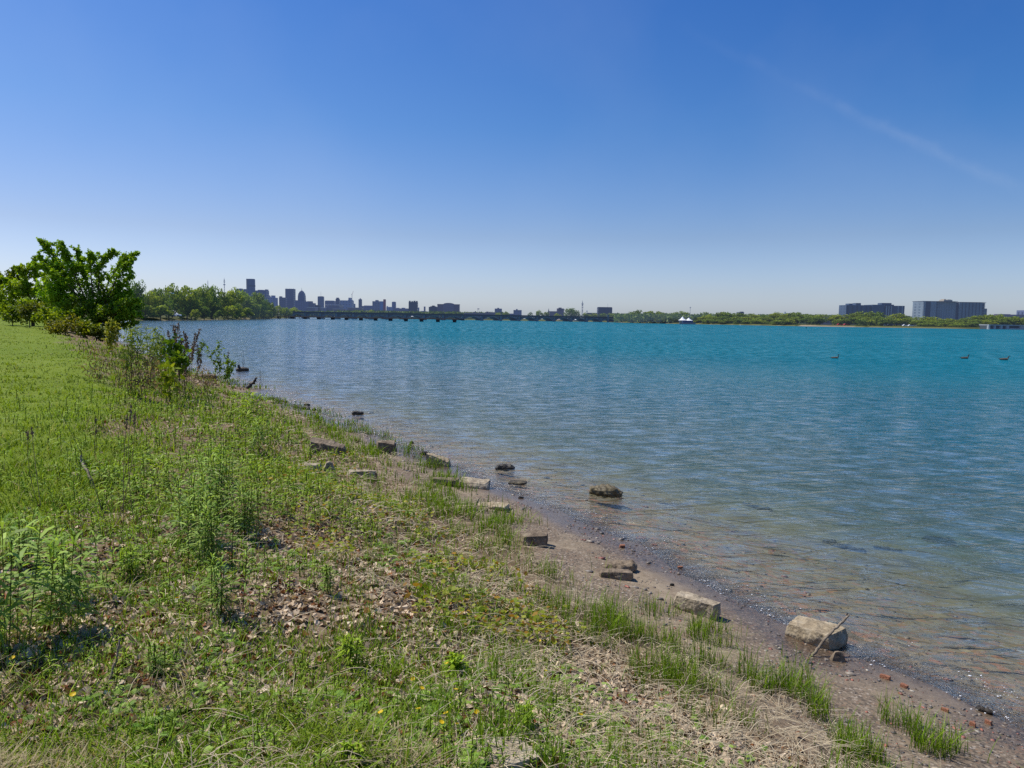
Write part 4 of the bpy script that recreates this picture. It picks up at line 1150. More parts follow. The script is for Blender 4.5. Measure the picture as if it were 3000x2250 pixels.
stalk_plant('mulberry_sapling', 'sapling with arching leafy twigs over the water, right of dry docks', 'sapling', (655, 1125), [(640, 1000), (625, 1025), (606, 1020), (665, 1040), (684, 1062), (672, 1085)], (.06, .05, .03), False, GS, leafy=(52, (.10, .19, .008), (.2, .3, .02), .35, .06, .06, .5), seed=13)
stalk_plant('green_shoot', 'thin green shoot with narrow leaves beside the rightmost dry dock', 'plant', (590, 1120), [(600, 1000), (588, 1010)], (.07, .08, .03), False, GS, leafy=(40, (.09, .17, .02), (.18, .26, .04), .6, .05, .06, .3), seed=14)
stalk_plant('dead_reed', 'thin dead reeds rising from the water by the floating log', 'dead plant', (708, 1095), [(700, 1040), (706, 1030), (714, 1028), (716, 1050), (698, 1062)], (.10, .075, .06), False, GS, rad_=.004, seed=15)
stalk_plant('dead_reed', 'thin dead reeds at the tip of the weedy point', 'dead plant', (762, 1135), [(757, 1080), (764, 1072), (770, 1090), (772, 1105)], (.12, .09, .07), False, GS, rad_=.004, seed=16)
stalk_plant('dead_reed', 'single dead seed stalk by the arching leafy sapling', 'dead plant', (672, 1110), [(669, 1030)], seed=17, group=GS)
stalk_plant('bramble_tangle', 'tangle of bare dark twigs at the water edge of the point', 'shrub', (700, 1140), [(660, 1115), (680, 1105), (720, 1110), (735, 1120), (690, 1120), (650, 1125), (745, 1105)], (.07, .05, .04), False, GS, rad_=.006, seed=18)
for i, (lb, b, tp) in enumerate([
    ('brownish bare twiggy shrub at the foot of the wispy willows', (415, 1165), [(380, 1050), (400, 1030), (425, 1045), (440, 1035), (455, 1060), (365, 1075), (410, 1062)]),
    ('brownish bare twiggy shrub on the bank left of the willows', (290, 1120), [(255, 1040), (275, 1020), (300, 1030), (318, 1050), (240, 1060), (330, 1070)]),
    ('brown twiggy scrub between the willows and the maple saplings', (470, 1165), [(445, 1060), (465, 1050), (485, 1070), (430, 1085), (500, 1090)]),
    ('dry twiggy scrub right of the low maple sapling', (600, 1150), [(575, 1075), (595, 1070), (615, 1080), (630, 1095), (560, 1090), (640, 1110)])]):
    stalk_plant('bare_shrub', lb, 'shrub', b, tp, (.19, .125, .085), False, GS, rad_=.004, seed=60 + i, leafy=(44, (.15, .105, .06), (.28, .2, .11), .25, .1, .035, .35))
GD = 'thin dead stalks standing in the weeds'
for i, (lb, b, tp) in enumerate([
    ('tall thin dead stalk leaning left over the lawn edge', (120, 1490), [(92, 1252), (82, 1262)]),
    ('tall straight dead stalk with dark seed head, centre-left of the weeds', (386, 1560), [(385, 1190), (372, 1215), (395, 1205)]),
    ('dead stalk leaning left between the pale bent branch and tall straight stalk', (298, 1530), [(175, 1205)]),
    ('short dead stalk with dark seed head, right of the tall straight stalk', (278, 1360), [(280, 1225), (283, 1260)]),
    ('thick dead stem leaning left into the dark weed clump', (585, 1540), [(490, 1400), (505, 1395)]),
    ('slim dead grass stalk with a plume among orange vine leaves', (1103, 1495), [(1100, 1385)]),
]):
    stalk_plant('dead_stalk', lb, 'dead plant', b, tp, (.22, .155, .095), i in (0, 1, 3, 5), GD, rad_=.0028, seed=30 + i, seedfrom=.88)
# ================================================================== trees
M_BARK = mat_plain('bark', (.07, .05, .035), .9, noise=.35, nscale=3)
M_FOL = {}
def fol_mat(h):
    h = round(h, 2)
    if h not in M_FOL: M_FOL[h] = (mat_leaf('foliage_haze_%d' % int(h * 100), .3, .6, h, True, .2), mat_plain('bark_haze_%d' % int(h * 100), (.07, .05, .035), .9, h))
    return M_FOL[h]


def cards(mb, P, size, r, ca_, cb_, shade=None, upb=.4):
    n = len(P); a = unit(r.normal(0, 1, (n, 3)) + [0, 0, -.15]); b = unit(np.cross(a, r.normal(0, 1, (n, 3)) + [0, 0, upb]))
    sz = size * (.6 + .8 * r.random(n))
    up = np.cross(a, b)
    t = np.array([-1, -.25, .4, 1]); ww = np.array([.12, .55, .5, .06])
    C = P[:, None] + a[:, None] * (sz[:, None] * t)[..., None] + up[:, None] * (sz[:, None] * .25 * t ** 2)[..., None]
    c = leafcol(n, r, ca_, cb_, .15)
    if shade is not None: c = c * shade[:, None]
    mb.strips(C, b[:, None] * (sz[:, None] * ww)[..., None], np.clip(c, 0, 1))


LEAF_A, LEAF_B = (.115, .17, .010), (.25, .30, .022)


def crown_mesh(seed, kind, n_cl=20, per=70):
    """unit-height tree (1 tall, 1 wide): clumps on an uneven ellipsoid, each a ragged ball of leaves; returns trunk and crown builders"""
    r = np.random.default_rng(seed)
    c0, ry, rx = {'round': (.54, .44, .46), 'tall': (.53, .45, .42), 'spread': (.56, .40, .5), 'shrub': (.45, .5, .5), 'loose': (.55, .43, .45)}[kind]
    cl = []
    for i in range(n_cl):
        v = unit(r.normal(0, 1, 3)); rr = .45 + .5 * r.random() ** .6
        p = np.array([v[0] * rx * rr, v[1] * rx * rr, c0 + v[2] * ry * rr])
        cl.append((p, (.11 + .09 * r.random()) * (1.15 if kind == 'round' else 1) * (.75 if kind == 'loose' else 1)))
    cl.append((np.array([0, 0, c0 + .05]), .22)); cl.append((np.array([0, 0, c0 + ry * .6]), .17))
    mb = MB()
    for p, R in cl:
        n = int(per * (R / .15) ** 1.4)
        v = unit(r.normal(0, 1, (n, 3))); rad_ = R * (.55 + .5 * r.random(n))
        P = p + v * rad_[:, None] * np.array([1.1, 1.1, .85])
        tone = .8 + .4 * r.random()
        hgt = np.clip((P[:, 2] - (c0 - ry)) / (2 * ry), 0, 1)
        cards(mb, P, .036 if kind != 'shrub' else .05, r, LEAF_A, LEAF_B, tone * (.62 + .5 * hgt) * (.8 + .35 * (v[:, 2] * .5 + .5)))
    tb = MB()
    lean = r.normal(0, .03, 2)
    tt = np.linspace(0, 1, 6)[:, None]
    top = np.array([lean[0], lean[1], c0 + ry * .5])
    P = np.array([0, 0, -.03]) * (1 - tt) + top * tt; P[1:-1, :2] += r.normal(0, .012, (4, 2))
    tb.tube(P, np.linspace(.028, .007, 6), 6, (.07, .05, .035))
    for p, R in cl[:8]:
        s_ = P[2] * (1 - tt[:4] / tt[3]) + p * (tt[:4] / tt[3]); s_[1:3, 2] += .02
        tb.tube(s_, np.linspace(.013, .004, 4), 5, (.07, .05, .035), False)
    return tb, mb


VAR = []
for i, (k, nc, pr) in enumerate([('round', 20, 60), ('spread', 22, 60), ('tall', 20, 60), ('loose', 26, 44), ('round', 26, 50), ('spread', 18, 70), ('shrub', 14, 60), ('shrub', 18, 50)]):
    tb, mb = crown_mesh(300 + i, k, nc, pr)
    VAR.append((k, tb, mb, {}))


def tree_meshes(i, haze):
    k, tb, mb, cache = VAR[i]
    if haze not in cache:
        lm, bmt = fol_mat(haze)
        tr = tb.build('trunk', bmt, None, True); cr = mb.build('crown', lm)
        cache[haze] = [tr, cr, False]
    return cache[haze]


def tree(label, u, vtop, wpx, Y, var, tint=(1, 1, 1), haze=.03, cat='tree', group=None, name=None, gz=None, rz=None):
    x, y = at_y(u, horizon_v(u), Y)[:2]
    g = H1(x, y) if gz is None else gz
    top = at_y(u, vtop, Y)[2]; h = max(1.0, top - g); w = wpx / FPX * Y
    ms = tree_meshes(var, round(haze, 2))
    t = thing(name or ('shrub' if cat == 'shrub' else 'tree'), label, cat, (x, y, g - .05), rng.random() * 6.28 if rz is None else rz, group)
    t.scale = (w / .98, w / .98, h * 1.02)
    for q in ms[:2]:
        if not ms[2]: c = q
        else: c = q.copy(); COL.objects.link(c)
        c.parent = t; c.color = (*tint, 1)
    ms[2] = True
    return t


ORD = ['nearest', 'second', 'third', 'fourth', 'fifth', 'sixth', 'seventh', 'eighth', 'ninth', 'tenth', 'eleventh', 'twelfth']
TINTS = [((1, 1, 1), 'mid green'), ((1.35, 1.25, .85), 'yellow-green'), ((.68, .8, .95), 'dark green'), ((1.1, 1.12, 1.0), 'fresh green'), ((.85, .9, 1.05), 'deep green')]

# ---- trees on the far bank, right of the bridge
MARKS = [(1805, 'the arched bridge end'), (2008, 'the white peaked tent'), (2170, 'the dark rooftop block'), (2300, 'the pointed church roof'),
         (2425, 'the red brick flats'), (2562, 'the left apartment block'), (2790, 'the right apartment block'), (2955, 'the low boathouse')]
PROF_U = [1805, 1850, 1905, 1950, 2000, 2060, 2090, 2150, 2200, 2250, 2320, 2370, 2420, 2450, 2500, 2560, 2610, 2660, 2690, 2740, 2800, 2840, 2880, 2905, 2940, 2970, 3000]
PROF_V = [924, 913, 914, 917, 919, 920, 914, 919, 919, 921, 915, 918, 924, 925, 914, 914, 918, 919, 926, 932, 936, 928, 918, 926, 921, 926, 927]
BASE_U = [1805, 1900, 2400, 3000]; BASE_V = [944, 947, 957, 966]
SH_U = [1805, 1900, 2100, 2400, 2700, 3000]; SH_Y = [935, 775, 675, 585, 555, 535]
rt = random.Random(5)
rows = []
for row, step, w, dY, fr in (('back', 34, 56, 60, 0.0), ('middle', 31, 50, 34, .30), ('front', 23, 40, 1, .52)):
    u = 1822.0 if row != 'front' else 1828.0
    while u < 3060:
        uu = u + rt.uniform(-9, 9)
        if not (row == 'front' and (1984 < uu < 2040 or 2325 < uu < 2500 or 2890 < uu or 2590 < uu < 2680 and rt.random() < .6)) and not (row == 'middle' and (2000 < uu < 2024 or 2408 < uu < 2440 or uu > 2930 and rt.random() < .4)):
            pv = np.interp(uu, PROF_U, PROF_V); bv = np.interp(uu, BASE_U, BASE_V)
            vt = pv - 1.5 + (bv - pv) * fr + rt.uniform(-2.5, 4)
            rows.append((row, uu, vt, w * rt.uniform(.8, 1.25), np.interp(uu, SH_U, SH_Y) + dY + (rt.uniform(-6, 10) if dY > 5 else rt.uniform(-2, 3)), dY))
        u += step * rt.uniform(.8, 1.2)
cnt = {}
for row, uu, vt, w, Y, dY in sorted(rows, key=lambda q: q[1]):
    pass
def rel_label(uu, marks):
    m = min(marks, key=lambda q: abs(q[0] - uu)); return m, ('left' if uu < m[0] else 'right')
bykey = {}
for q in rows:
    m, side = rel_label(q[1], MARKS); bykey.setdefault((q[0], m, side), []).append(q)
for (row, m, side), qs in bykey.items():
    qs.sort(key=lambda q: abs(q[1] - m[0]))
    for i, (row, uu, vt, w, Y, dY) in enumerate(qs):
        ti, tn = rt.choice(TINTS)
        v = rt.choice([0, 1, 2, 3, 4, 5]) if row != 'front' else rt.choice([6, 7, 7, 0])
        rowtxt = {'back': 'back row', 'middle': 'middle row', 'front': 'waterside row'}[row]
        kind = 'bush' if row == 'front' else 'tree'
        lab = '%s %s, %s %s of %s, %s' % (tn, kind, ORD[min(i, 11)], side, m[1], rowtxt)
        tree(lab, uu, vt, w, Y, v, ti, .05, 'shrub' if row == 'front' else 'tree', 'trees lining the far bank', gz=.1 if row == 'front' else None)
# ---- trees behind the arched bridge
for i, (u, vt, w, lab) in enumerate([
    (1483, 912, 22, 'small tree above the bridge, between two pale square blocks'),
    (1459, 917, 20, 'low tree above the bridge in front of the pale square block'),
    (1553, 914, 18, 'lone round tree above the bridge, right of the dark square block'),
    (1577, 911, 26, 'dark bushy tree above the bridge, left of the church spire'),
    (1598, 914, 22, 'bushy tree above the bridge, directly below the church spire'),
    (1632, 917, 24, 'light green tree in front of the brick building by the spire'),
    (1671, 903, 46, 'tallest tree rising above the bridge, left of the radio mast'),
    (1693, 919, 26, 'low tree above the bridge, left foot of the radio mast'),
    (1716, 918, 28, 'low tree above the bridge, right foot of the radio mast'),
    (1738, 918, 28, 'low tree above the bridge, left of the dark flat office block'),
    (1768, 917, 30, 'tree above the bridge, in front of the dark flat office block'),
    (1792, 918, 28, 'tree at the right end of the bridge, right of the office block'),
    (1046, 909, 26, 'green tree above the bridge, left of two by the brick warehouse'),
    (1084, 909, 26, 'green tree above the bridge, right of two by the brick warehouse'),
    (1380, 930, 30, 'green tree seen through a bridge arch left of the sandy bank'), (1440, 930, 30, 'green tree seen through a bridge arch below the pale block')]):
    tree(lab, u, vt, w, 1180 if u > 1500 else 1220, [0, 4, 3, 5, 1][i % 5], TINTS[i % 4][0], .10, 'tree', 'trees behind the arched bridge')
# ---- trees on the island shore at left
ISL = [
    (404, 824, 44, 283, 4, 2, 'dark round tree standing behind the big near tree, left end of island shore'),
    (440, 852, 50, 300, 0, 1, 'yellow-green tree, first right of the dark round tree, back row'),
    (470, 846, 52, 310, 1, 4, 'deep green tree, second right of the dark round tree, back row'),
    (505, 840, 60, 325, 5, 0, 'tall tree with dark shadows left of the street lamp'),
    (548, 836, 66, 350, 0, 1, 'broad yellow-green tree directly behind the street lamp'),
    (590, 841, 52, 380, 1, 3, 'tree below the left radio mast on the island shore'),
    (618, 837, 48, 395, 4, 2, 'dark tree just right of the left radio mast'),
    (650, 850, 46, 420, 2, 0, 'tree at the foot of the right radio mast'),
    (682, 850, 56, 440, 5, 1, 'wide yellow-green tree right of the right radio mast'),
    (715, 850, 62, 470, 0, 3, 'broad tree in front of the glass tower, highest near the island tip'),
    (748, 857, 50, 500, 1, 0, 'tree right of the glass tower, sloping towards the island tip'),
    (772, 874, 36, 560, 4, 2, 'dark tree below the right edge of the low glass blocks'),
    (795, 893, 26, 640, 0, 0, 'small tree on the island tip, leftmost by the low black bridge'),
    (815, 894, 30, 655, 3, 1, 'pale loose tree on the island tip, above the first black pier'),
    (838, 901, 30, 690, 1, 3, 'round tree on the island tip, above the second black pier'),
    (862, 903, 32, 730, 5, 1, 'yellow-green tree on the island tip, nearest the downtown domed tower'),
    (878, 909, 22, 760, 6, 0, 'last low bush on the island tip'),
    (425, 888, 56, 286, 7, 1, 'yellow-green waterside bush, leftmost on the island shore'),
    (470, 893, 56, 288, 6, 3, 'waterside bush, second from left on the island shore'),
    (532, 915, 18, 318, 6, 2, 'small dark round bush on the island waterline, left of the bare bank'),
    (571, 903, 26, 345, 7, 1, 'pale bush on the island bank, between two dark bushes'),
    (598, 896, 34, 360, 0, 2, 'dark upright waterside tree, middle of the island shore'),
    (640, 908, 24, 390, 6, 2, 'small dark bush on the island waterline, below right radio mast'),
    (668, 892, 46, 402, 7, 1, 'bright round waterside tree below the low downtown blocks'),
    (692, 891, 34, 415, 2, 2, 'dark upright waterside tree below the glass tower'),
    (720, 900, 40, 440, 6, 3, 'fresh green waterside bush right of the dark upright one'),
    (756, 890, 40, 500, 4, 4, 'deep green waterside tree near the island tip'),
    (782, 905, 30, 560, 7, 0, 'waterside bush just before the low black bridge'),
    (495, 875, 50, 300, 3, 2, 'dark loose tree behind the waterside bushes, middle row left'),
    (560, 874, 50, 352, 1, 0, 'mid green tree behind the bare bank, middle row centre'),
    (620, 872, 50, 392, 5, 4, 'deep green tree, middle row below the radio masts'),
    (735, 880, 44, 470, 0, 3, 'fresh green tree, middle row right'),
]
for u, vt, w, Y, var, ti, lab in ISL:
    low = any(q in lab for q in ('bush', 'waterside'))
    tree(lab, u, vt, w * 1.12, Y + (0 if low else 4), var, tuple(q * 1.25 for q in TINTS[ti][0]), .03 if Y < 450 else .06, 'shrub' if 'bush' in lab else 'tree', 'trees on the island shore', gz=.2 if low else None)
# woods behind, seen as one dark mass
def wood(name, label, u0_, u1_, Y, vt, n, haze, seed, tint):
    r = np.random.default_rng(seed); us = u0_ + (u1_ - u0_) * r.random(n)
    vt_ = np.interp(us, np.linspace(u0_, u1_, len(vt)), vt)
    P = []
    for uu, v_ in zip(us, vt_):
        q = at_y(uu, horizon_v(uu), Y + r.uniform(-25, 25)); top = at_y(uu, v_, Y)[2]
        P.append((q[0], q[1], 1 + (top - 1) * r.random() ** .6))
    mb = MB(); cards(mb, np.array(P), Y * .0022, r, LEAF_A, LEAF_B)
    o = mb.build(name, fol_mat(haze)[0]); o.color = (*tint, 1)
    return tag(o, label, 'woodland', None, 'stuff')
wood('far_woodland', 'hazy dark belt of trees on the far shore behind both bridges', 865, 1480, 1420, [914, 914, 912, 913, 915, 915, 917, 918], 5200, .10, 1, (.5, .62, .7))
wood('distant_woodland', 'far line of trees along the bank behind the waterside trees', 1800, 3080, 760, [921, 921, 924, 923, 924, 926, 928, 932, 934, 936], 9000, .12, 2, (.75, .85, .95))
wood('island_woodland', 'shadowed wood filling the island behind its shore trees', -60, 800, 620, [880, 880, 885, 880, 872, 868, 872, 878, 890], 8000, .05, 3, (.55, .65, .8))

# ---- the big near tree and its neighbours at the left edge
M_LEAFN = mat_leaf('near_foliage', .48, .5, 0, True, .3)
def big_tree(label, Y, base, limbs, clumps, seed, name='tree', size=.15, tint=(1, 1, 1), ca_=LEAF_A, cb_=LEAF_B, cat='tree', per=60, trunk_r=.2, dens=9):
    r = np.random.default_rng(seed)
    bx, by = at_y(base[0], horizon_v(base[0]), Y)[:2]; g = H1(bx, by); o3 = np.array([bx, by, g])
    t = thing(name, label, cat, tuple(o3))
    mb = MB(); tb = MB()
    fork = at_y(base[0] + base[2], base[1] - 45, Y) - o3
    tb.tube(np.stack([np.linspace(0, fork[k], 5) for k in range(3)], -1) + [[0, 0, -.3]] + [[0, 0, .3 * i / 4] for i in range(5)], np.linspace(trunk_r, trunk_r * .7, 5), 7, (.07, .05, .035))
    for lm in limbs:
        pts = [fork] + [at_y(u, v, Y + dy) - o3 for u, v, dy in lm]
        pts = np.array(pts); tt = np.linspace(0, 1, len(pts)); ti = np.linspace(0, 1, 14)
        P = np.stack([np.interp(ti, tt, pts[:, k]) for k in range(3)], -1); P[1:-1] = (P[:-2] + 2 * P[1:-1] + P[2:]) / 4
        tb.tube(P, np.linspace(trunk_r * .4, .012, 14), 5, (.07, .05, .035), False)
        L_ = np.linalg.norm(pts[-1] - fork)
        n = int(L_ * dens * 2.2); f = .3 + .7 * r.random(n) ** .75
        c = np.stack([np.interp(f, ti, P[:, k]) for k in range(3)], -1)
        spread = .03 + .26 * (1 - f)
        c = c + r.normal(0, 1, (n, 3)) * spread[:, None]
        m = 7
        PP = np.repeat(c, m, 0) + r.normal(0, .09, (n * m, 3))
        cards(mb, PP, size, r, ca_, cb_, np.repeat(.85 + .4 * r.random(n), m))
        for k in range(int(L_ * 2.2)):           # side twigs
            f0 = r.uniform(.3, .97); s0 = np.array([np.interp(f0, ti, P[:, q]) for q in range(3)])
            dr = unit(unit(pts[-1] - fork) * .7 + r.normal(0, .75, 3) + [0, 0, .25]); ll = r.uniform(.5, 1.5) * (1.25 - f0 * .7)
            e1 = s0 + dr * ll + np.array([0, 0, -.12 * ll]); tb.tube([s0, (s0 + e1) / 2 + [0, 0, .05 * ll], e1], [.014, .010, .006], 4, (.07, .05, .035), False)
            nn = int(ll * 13) + 3; ft = r.random(nn) ** .8
            cc = s0 + (e1 - s0) * ft[:, None] + r.normal(0, .05, (nn, 3)); PP = np.repeat(cc, 4, 0) + r.normal(0, .06, (nn * 4, 3))
            cards(mb, PP, size, r, ca_, cb_, np.repeat(.85 + .4 * r.random(nn), 4))
    for (u, v, dy, wr, hr, tone) in clumps:
        c = at_y(u, v, Y + dy) - o3; R = np.array([wr, wr * .9, hr]) * Y / FPX
        ns = max(5, int(12 * wr / 35)); sub = c + unit(r.normal(0, 1, (ns, 3))) * R * (.35 + .55 * r.random((ns, 1)))
        for s_ in sub:
            rs = .28 + .42 * r.random(); n = int(per * (rs / .5) ** 1.5)
            v_ = unit(r.normal(0, 1, (n, 3))); P = s_ + v_ * (rs * (.4 + .7 * r.random(n)))[:, None]
            k = P[:, 2] > -.2
            P = P[k]; v_ = v_[k]
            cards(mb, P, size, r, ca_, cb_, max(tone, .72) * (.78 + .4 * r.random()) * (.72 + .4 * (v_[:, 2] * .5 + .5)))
    tb.build('trunk', M_BARK, t, True); cr = mb.build('crown', M_LEAFN, t); cr.color = (*tint, 1)
    return t


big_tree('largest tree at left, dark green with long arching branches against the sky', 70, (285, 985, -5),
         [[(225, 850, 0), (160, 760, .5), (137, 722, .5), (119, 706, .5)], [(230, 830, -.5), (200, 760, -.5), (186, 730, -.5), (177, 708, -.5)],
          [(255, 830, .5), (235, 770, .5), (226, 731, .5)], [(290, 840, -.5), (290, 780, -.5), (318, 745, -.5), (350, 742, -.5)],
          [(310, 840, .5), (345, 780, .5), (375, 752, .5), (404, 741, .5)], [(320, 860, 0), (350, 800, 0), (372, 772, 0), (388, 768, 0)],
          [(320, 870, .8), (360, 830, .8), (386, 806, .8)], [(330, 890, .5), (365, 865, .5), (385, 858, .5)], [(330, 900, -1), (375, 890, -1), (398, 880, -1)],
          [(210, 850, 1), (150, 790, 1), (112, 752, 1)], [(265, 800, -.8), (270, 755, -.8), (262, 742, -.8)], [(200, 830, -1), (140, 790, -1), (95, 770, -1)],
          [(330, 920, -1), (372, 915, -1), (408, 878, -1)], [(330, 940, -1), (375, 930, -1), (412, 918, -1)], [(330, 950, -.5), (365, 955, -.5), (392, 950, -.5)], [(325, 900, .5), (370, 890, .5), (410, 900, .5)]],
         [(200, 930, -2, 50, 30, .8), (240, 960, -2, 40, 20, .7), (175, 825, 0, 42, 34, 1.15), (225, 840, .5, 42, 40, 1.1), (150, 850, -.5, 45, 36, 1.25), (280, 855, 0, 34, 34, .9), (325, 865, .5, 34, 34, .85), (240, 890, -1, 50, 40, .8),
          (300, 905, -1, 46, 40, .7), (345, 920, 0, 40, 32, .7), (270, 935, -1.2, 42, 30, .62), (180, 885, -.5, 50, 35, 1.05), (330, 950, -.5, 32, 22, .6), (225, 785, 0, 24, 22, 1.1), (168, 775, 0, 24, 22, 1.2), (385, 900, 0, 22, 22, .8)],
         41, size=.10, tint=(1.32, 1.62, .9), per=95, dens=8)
big_tree('light yellow-green tree at the left edge, in front of darker ones', 84, (95, 930, 0),
         [[(80, 860, 0), (66, 800, 0), (62, 775, 0)], [(110, 850, 0), (105, 790, 0), (100, 760, 0)], [(60, 860, 0), (30, 830, 0), (10, 815, 0)]],
         [(60, 850, 0, 50, 35, 1.15), (110, 830, .5, 48, 42, 1.2), (20, 870, 0, 40, 30, 1.05), (90, 890, -1, 55, 28, .95), (140, 870, -1, 40, 30, 1.05), (95, 795, 0, 30, 28, 1.1), (30, 905, -1, 40, 22, .9), (150, 905, -2, 45, 25, .9), (95, 912, -2, 45, 22, .85), (205, 915, -2, 35, 25, .75)],
         42, size=.12, tint=(1.45, 1.58, .85), per=75)
big_tree('dark green tree cut by the left edge, behind the yellow-green tree', 120, (10, 925, 0),
         [[(5, 860, 0), (0, 800, 0)], [(25, 860, 0), (38, 800, 0), (45, 790, 0)]],
         [(0, 830, 0, 50, 40, .8), (40, 815, 0, 36, 28, .85), (-40, 860, 0, 50, 50, .75), (60, 850, 0, 40, 40, .75)],
         43, size=.16, tint=(1.1, 1.15, .9), per=60)
big_tree('low olive bush at the foot of the left-edge trees', 80, (35, 938, 0), [[(35, 915, 0)]], [(28, 912, 0, 26, 18, .95), (58, 918, 0, 24, 16, .85), (40, 930, 0, 26, 9, .9)], 44, 'bush', .13, (1.15, 1.25, .85), cat='shrub', per=34, trunk_r=.05)
big_tree('greyish low bush in front of the trees, centre of the left bushes', 76, (85, 940, 0), [[(85, 905, 0)]], [(80, 912, 0, 30, 24, .8), (108, 905, 0, 26, 20, .8), (95, 930, 0, 34, 12, .8)], 45, 'bush', .12, (.95, .9, 1.1), cat='shrub', per=34, trunk_r=.05)
big_tree('rounded olive-yellow bush in front of the largest tree', 66, (140, 950, 0), [[(140, 925, 0)]], [(140, 925, 0, 28, 18, 1.1), (165, 935, 0, 22, 14, 1.0), (112, 930, 0, 18, 14, 1.0)], 46, 'bush', .11, (1.25, 1.3, .85), cat='shrub', per=34, trunk_r=.05)
big_tree('dark low bush at the water edge under the largest tree', 58, (280, 995, 0), [[(280, 970, 0)]], [(260, 970, 0, 26, 16, .9), (290, 978, 0, 22, 14, .55), (240, 955, 0, 22, 14, .9)], 47, 'bush', .12, (1.05, 1.05, .9), cat='shrub', per=34, trunk_r=.05)
big_tree('tangled brownish bush on the bank left of the dark waterside bush', 56, (190, 985, 0), [[(190, 955, 0)]], [(185, 960, 0, 30, 14, .9), (215, 950, 0, 20, 14, .8), (150, 962, 0, 26, 10, .9)], 48, 'bush', .09, (1.25, .98, .9), cat='shrub', per=30, trunk_r=.05)

# ================================================================== far structures
def bld_at(u0_, u1_, vt, Y, label, cat='building', group=None, name='building', gz=2.0, rz=0):
    """Empty at the middle of the building's front foot; returns (thing, width, height, px-to-metre)"""
    a = at_y(u0_, horizon_v(u0_), Y); b = at_y(u1_, horizon_v(u1_), Y); um = (u0_ + u1_) / 2
    top = at_y(um, vt, Y)[2]
    t = thing(name, label, cat, ((a[0] + b[0]) / 2, Y, gz), rz, group)
    return t, b[0] - a[0], top - gz, Y / FPX


_fm = {}
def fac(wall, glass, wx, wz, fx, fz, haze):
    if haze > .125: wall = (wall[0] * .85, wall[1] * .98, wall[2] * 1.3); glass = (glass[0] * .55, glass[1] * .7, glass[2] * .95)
    k = (wall, glass, wx, wz, fx, fz, haze)
    if k not in _fm: _fm[k] = mat_facade('facade_%d' % len(_fm), wall, glass, wx, wz, fx, fz, haze)
    return _fm[k]
def pl(col, haze, rough=.7):
    k = ('p', col, haze, rough)
    if k not in _fm: _fm[k] = mat_plain('plain_%d' % len(_fm), col, rough, haze, .12, .3)
    return _fm[k]


def part(name, mat, parent, *boxes):
    mb = MB()
    for b in boxes: mb.box(*b)
    return mb.build(name, mat, parent)


SKY = 'downtown buildings along the skyline'
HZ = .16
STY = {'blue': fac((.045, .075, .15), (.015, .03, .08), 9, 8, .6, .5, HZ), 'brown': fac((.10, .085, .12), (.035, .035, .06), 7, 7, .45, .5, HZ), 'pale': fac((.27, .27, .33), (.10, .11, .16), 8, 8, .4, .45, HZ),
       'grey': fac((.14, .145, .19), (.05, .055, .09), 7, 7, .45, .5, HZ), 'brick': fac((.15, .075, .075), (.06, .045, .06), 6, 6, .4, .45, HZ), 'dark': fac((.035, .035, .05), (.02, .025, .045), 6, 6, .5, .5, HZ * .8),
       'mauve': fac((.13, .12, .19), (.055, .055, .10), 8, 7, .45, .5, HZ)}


def simple(label, u0_, u1_, vt, Y, sty, extras=(), name='office_tower', depth=None, steps=(), group=SKY, roofcol=None):
    """a block, optional upper steps (u0,u1,vtop) and roof extras (kind,u0,u1,vtop)"""
    t, w, h, k = bld_at(u0_, u1_, vt, Y, label, 'tower' if 'tower' in name else 'building', group, name)
    d = depth or w * .8; um = (u0_ + u1_) / 2
    part('wall', STY[sty], t, (-w / 2, w / 2, 0, d, -2, h))
    if roofcol: part('roof', pl(roofcol, HZ * .7), t, (-w / 2 - .4, w / 2 + .4, -.4, d + .4, h + .003, h + 1.6 * k))
    for (a, b, v) in steps:
        hh = (vt - v) * k
        part('upper_storey', STY[sty], t, ((a - um) * k, (b - um) * k, d * .08, d * .92, h + .003, h + hh))
    for e in extras:
        kind, a, b, v = e; hh = (vt - v) * k
        if kind == 'mast':
            mb = MB(); mb.tube([((a - um) * k, d / 2, h - 1), ((a - um) * k, d / 2, h + hh)], [.35 * k, .18 * k], 5); mb.build('mast', pl((.3, .3, .33), HZ), t)
        elif kind == 'spire':
            mb = MB(); mb.tube([((a + b) / 2 * k - um * k, d / 2, h), ((a + b) / 2 * k - um * k, d / 2, h + hh)], [(b - a) / 2 * k, .15 * k], 6); mb.build('spire', pl((.14, .14, .18), HZ), t)
        else:
            part('penthouse' if kind == 'pent' else kind, STY[sty], t, ((a - um) * k, (b - um) * k, d * .15, d * .85, h + .003, h + hh))
    return t


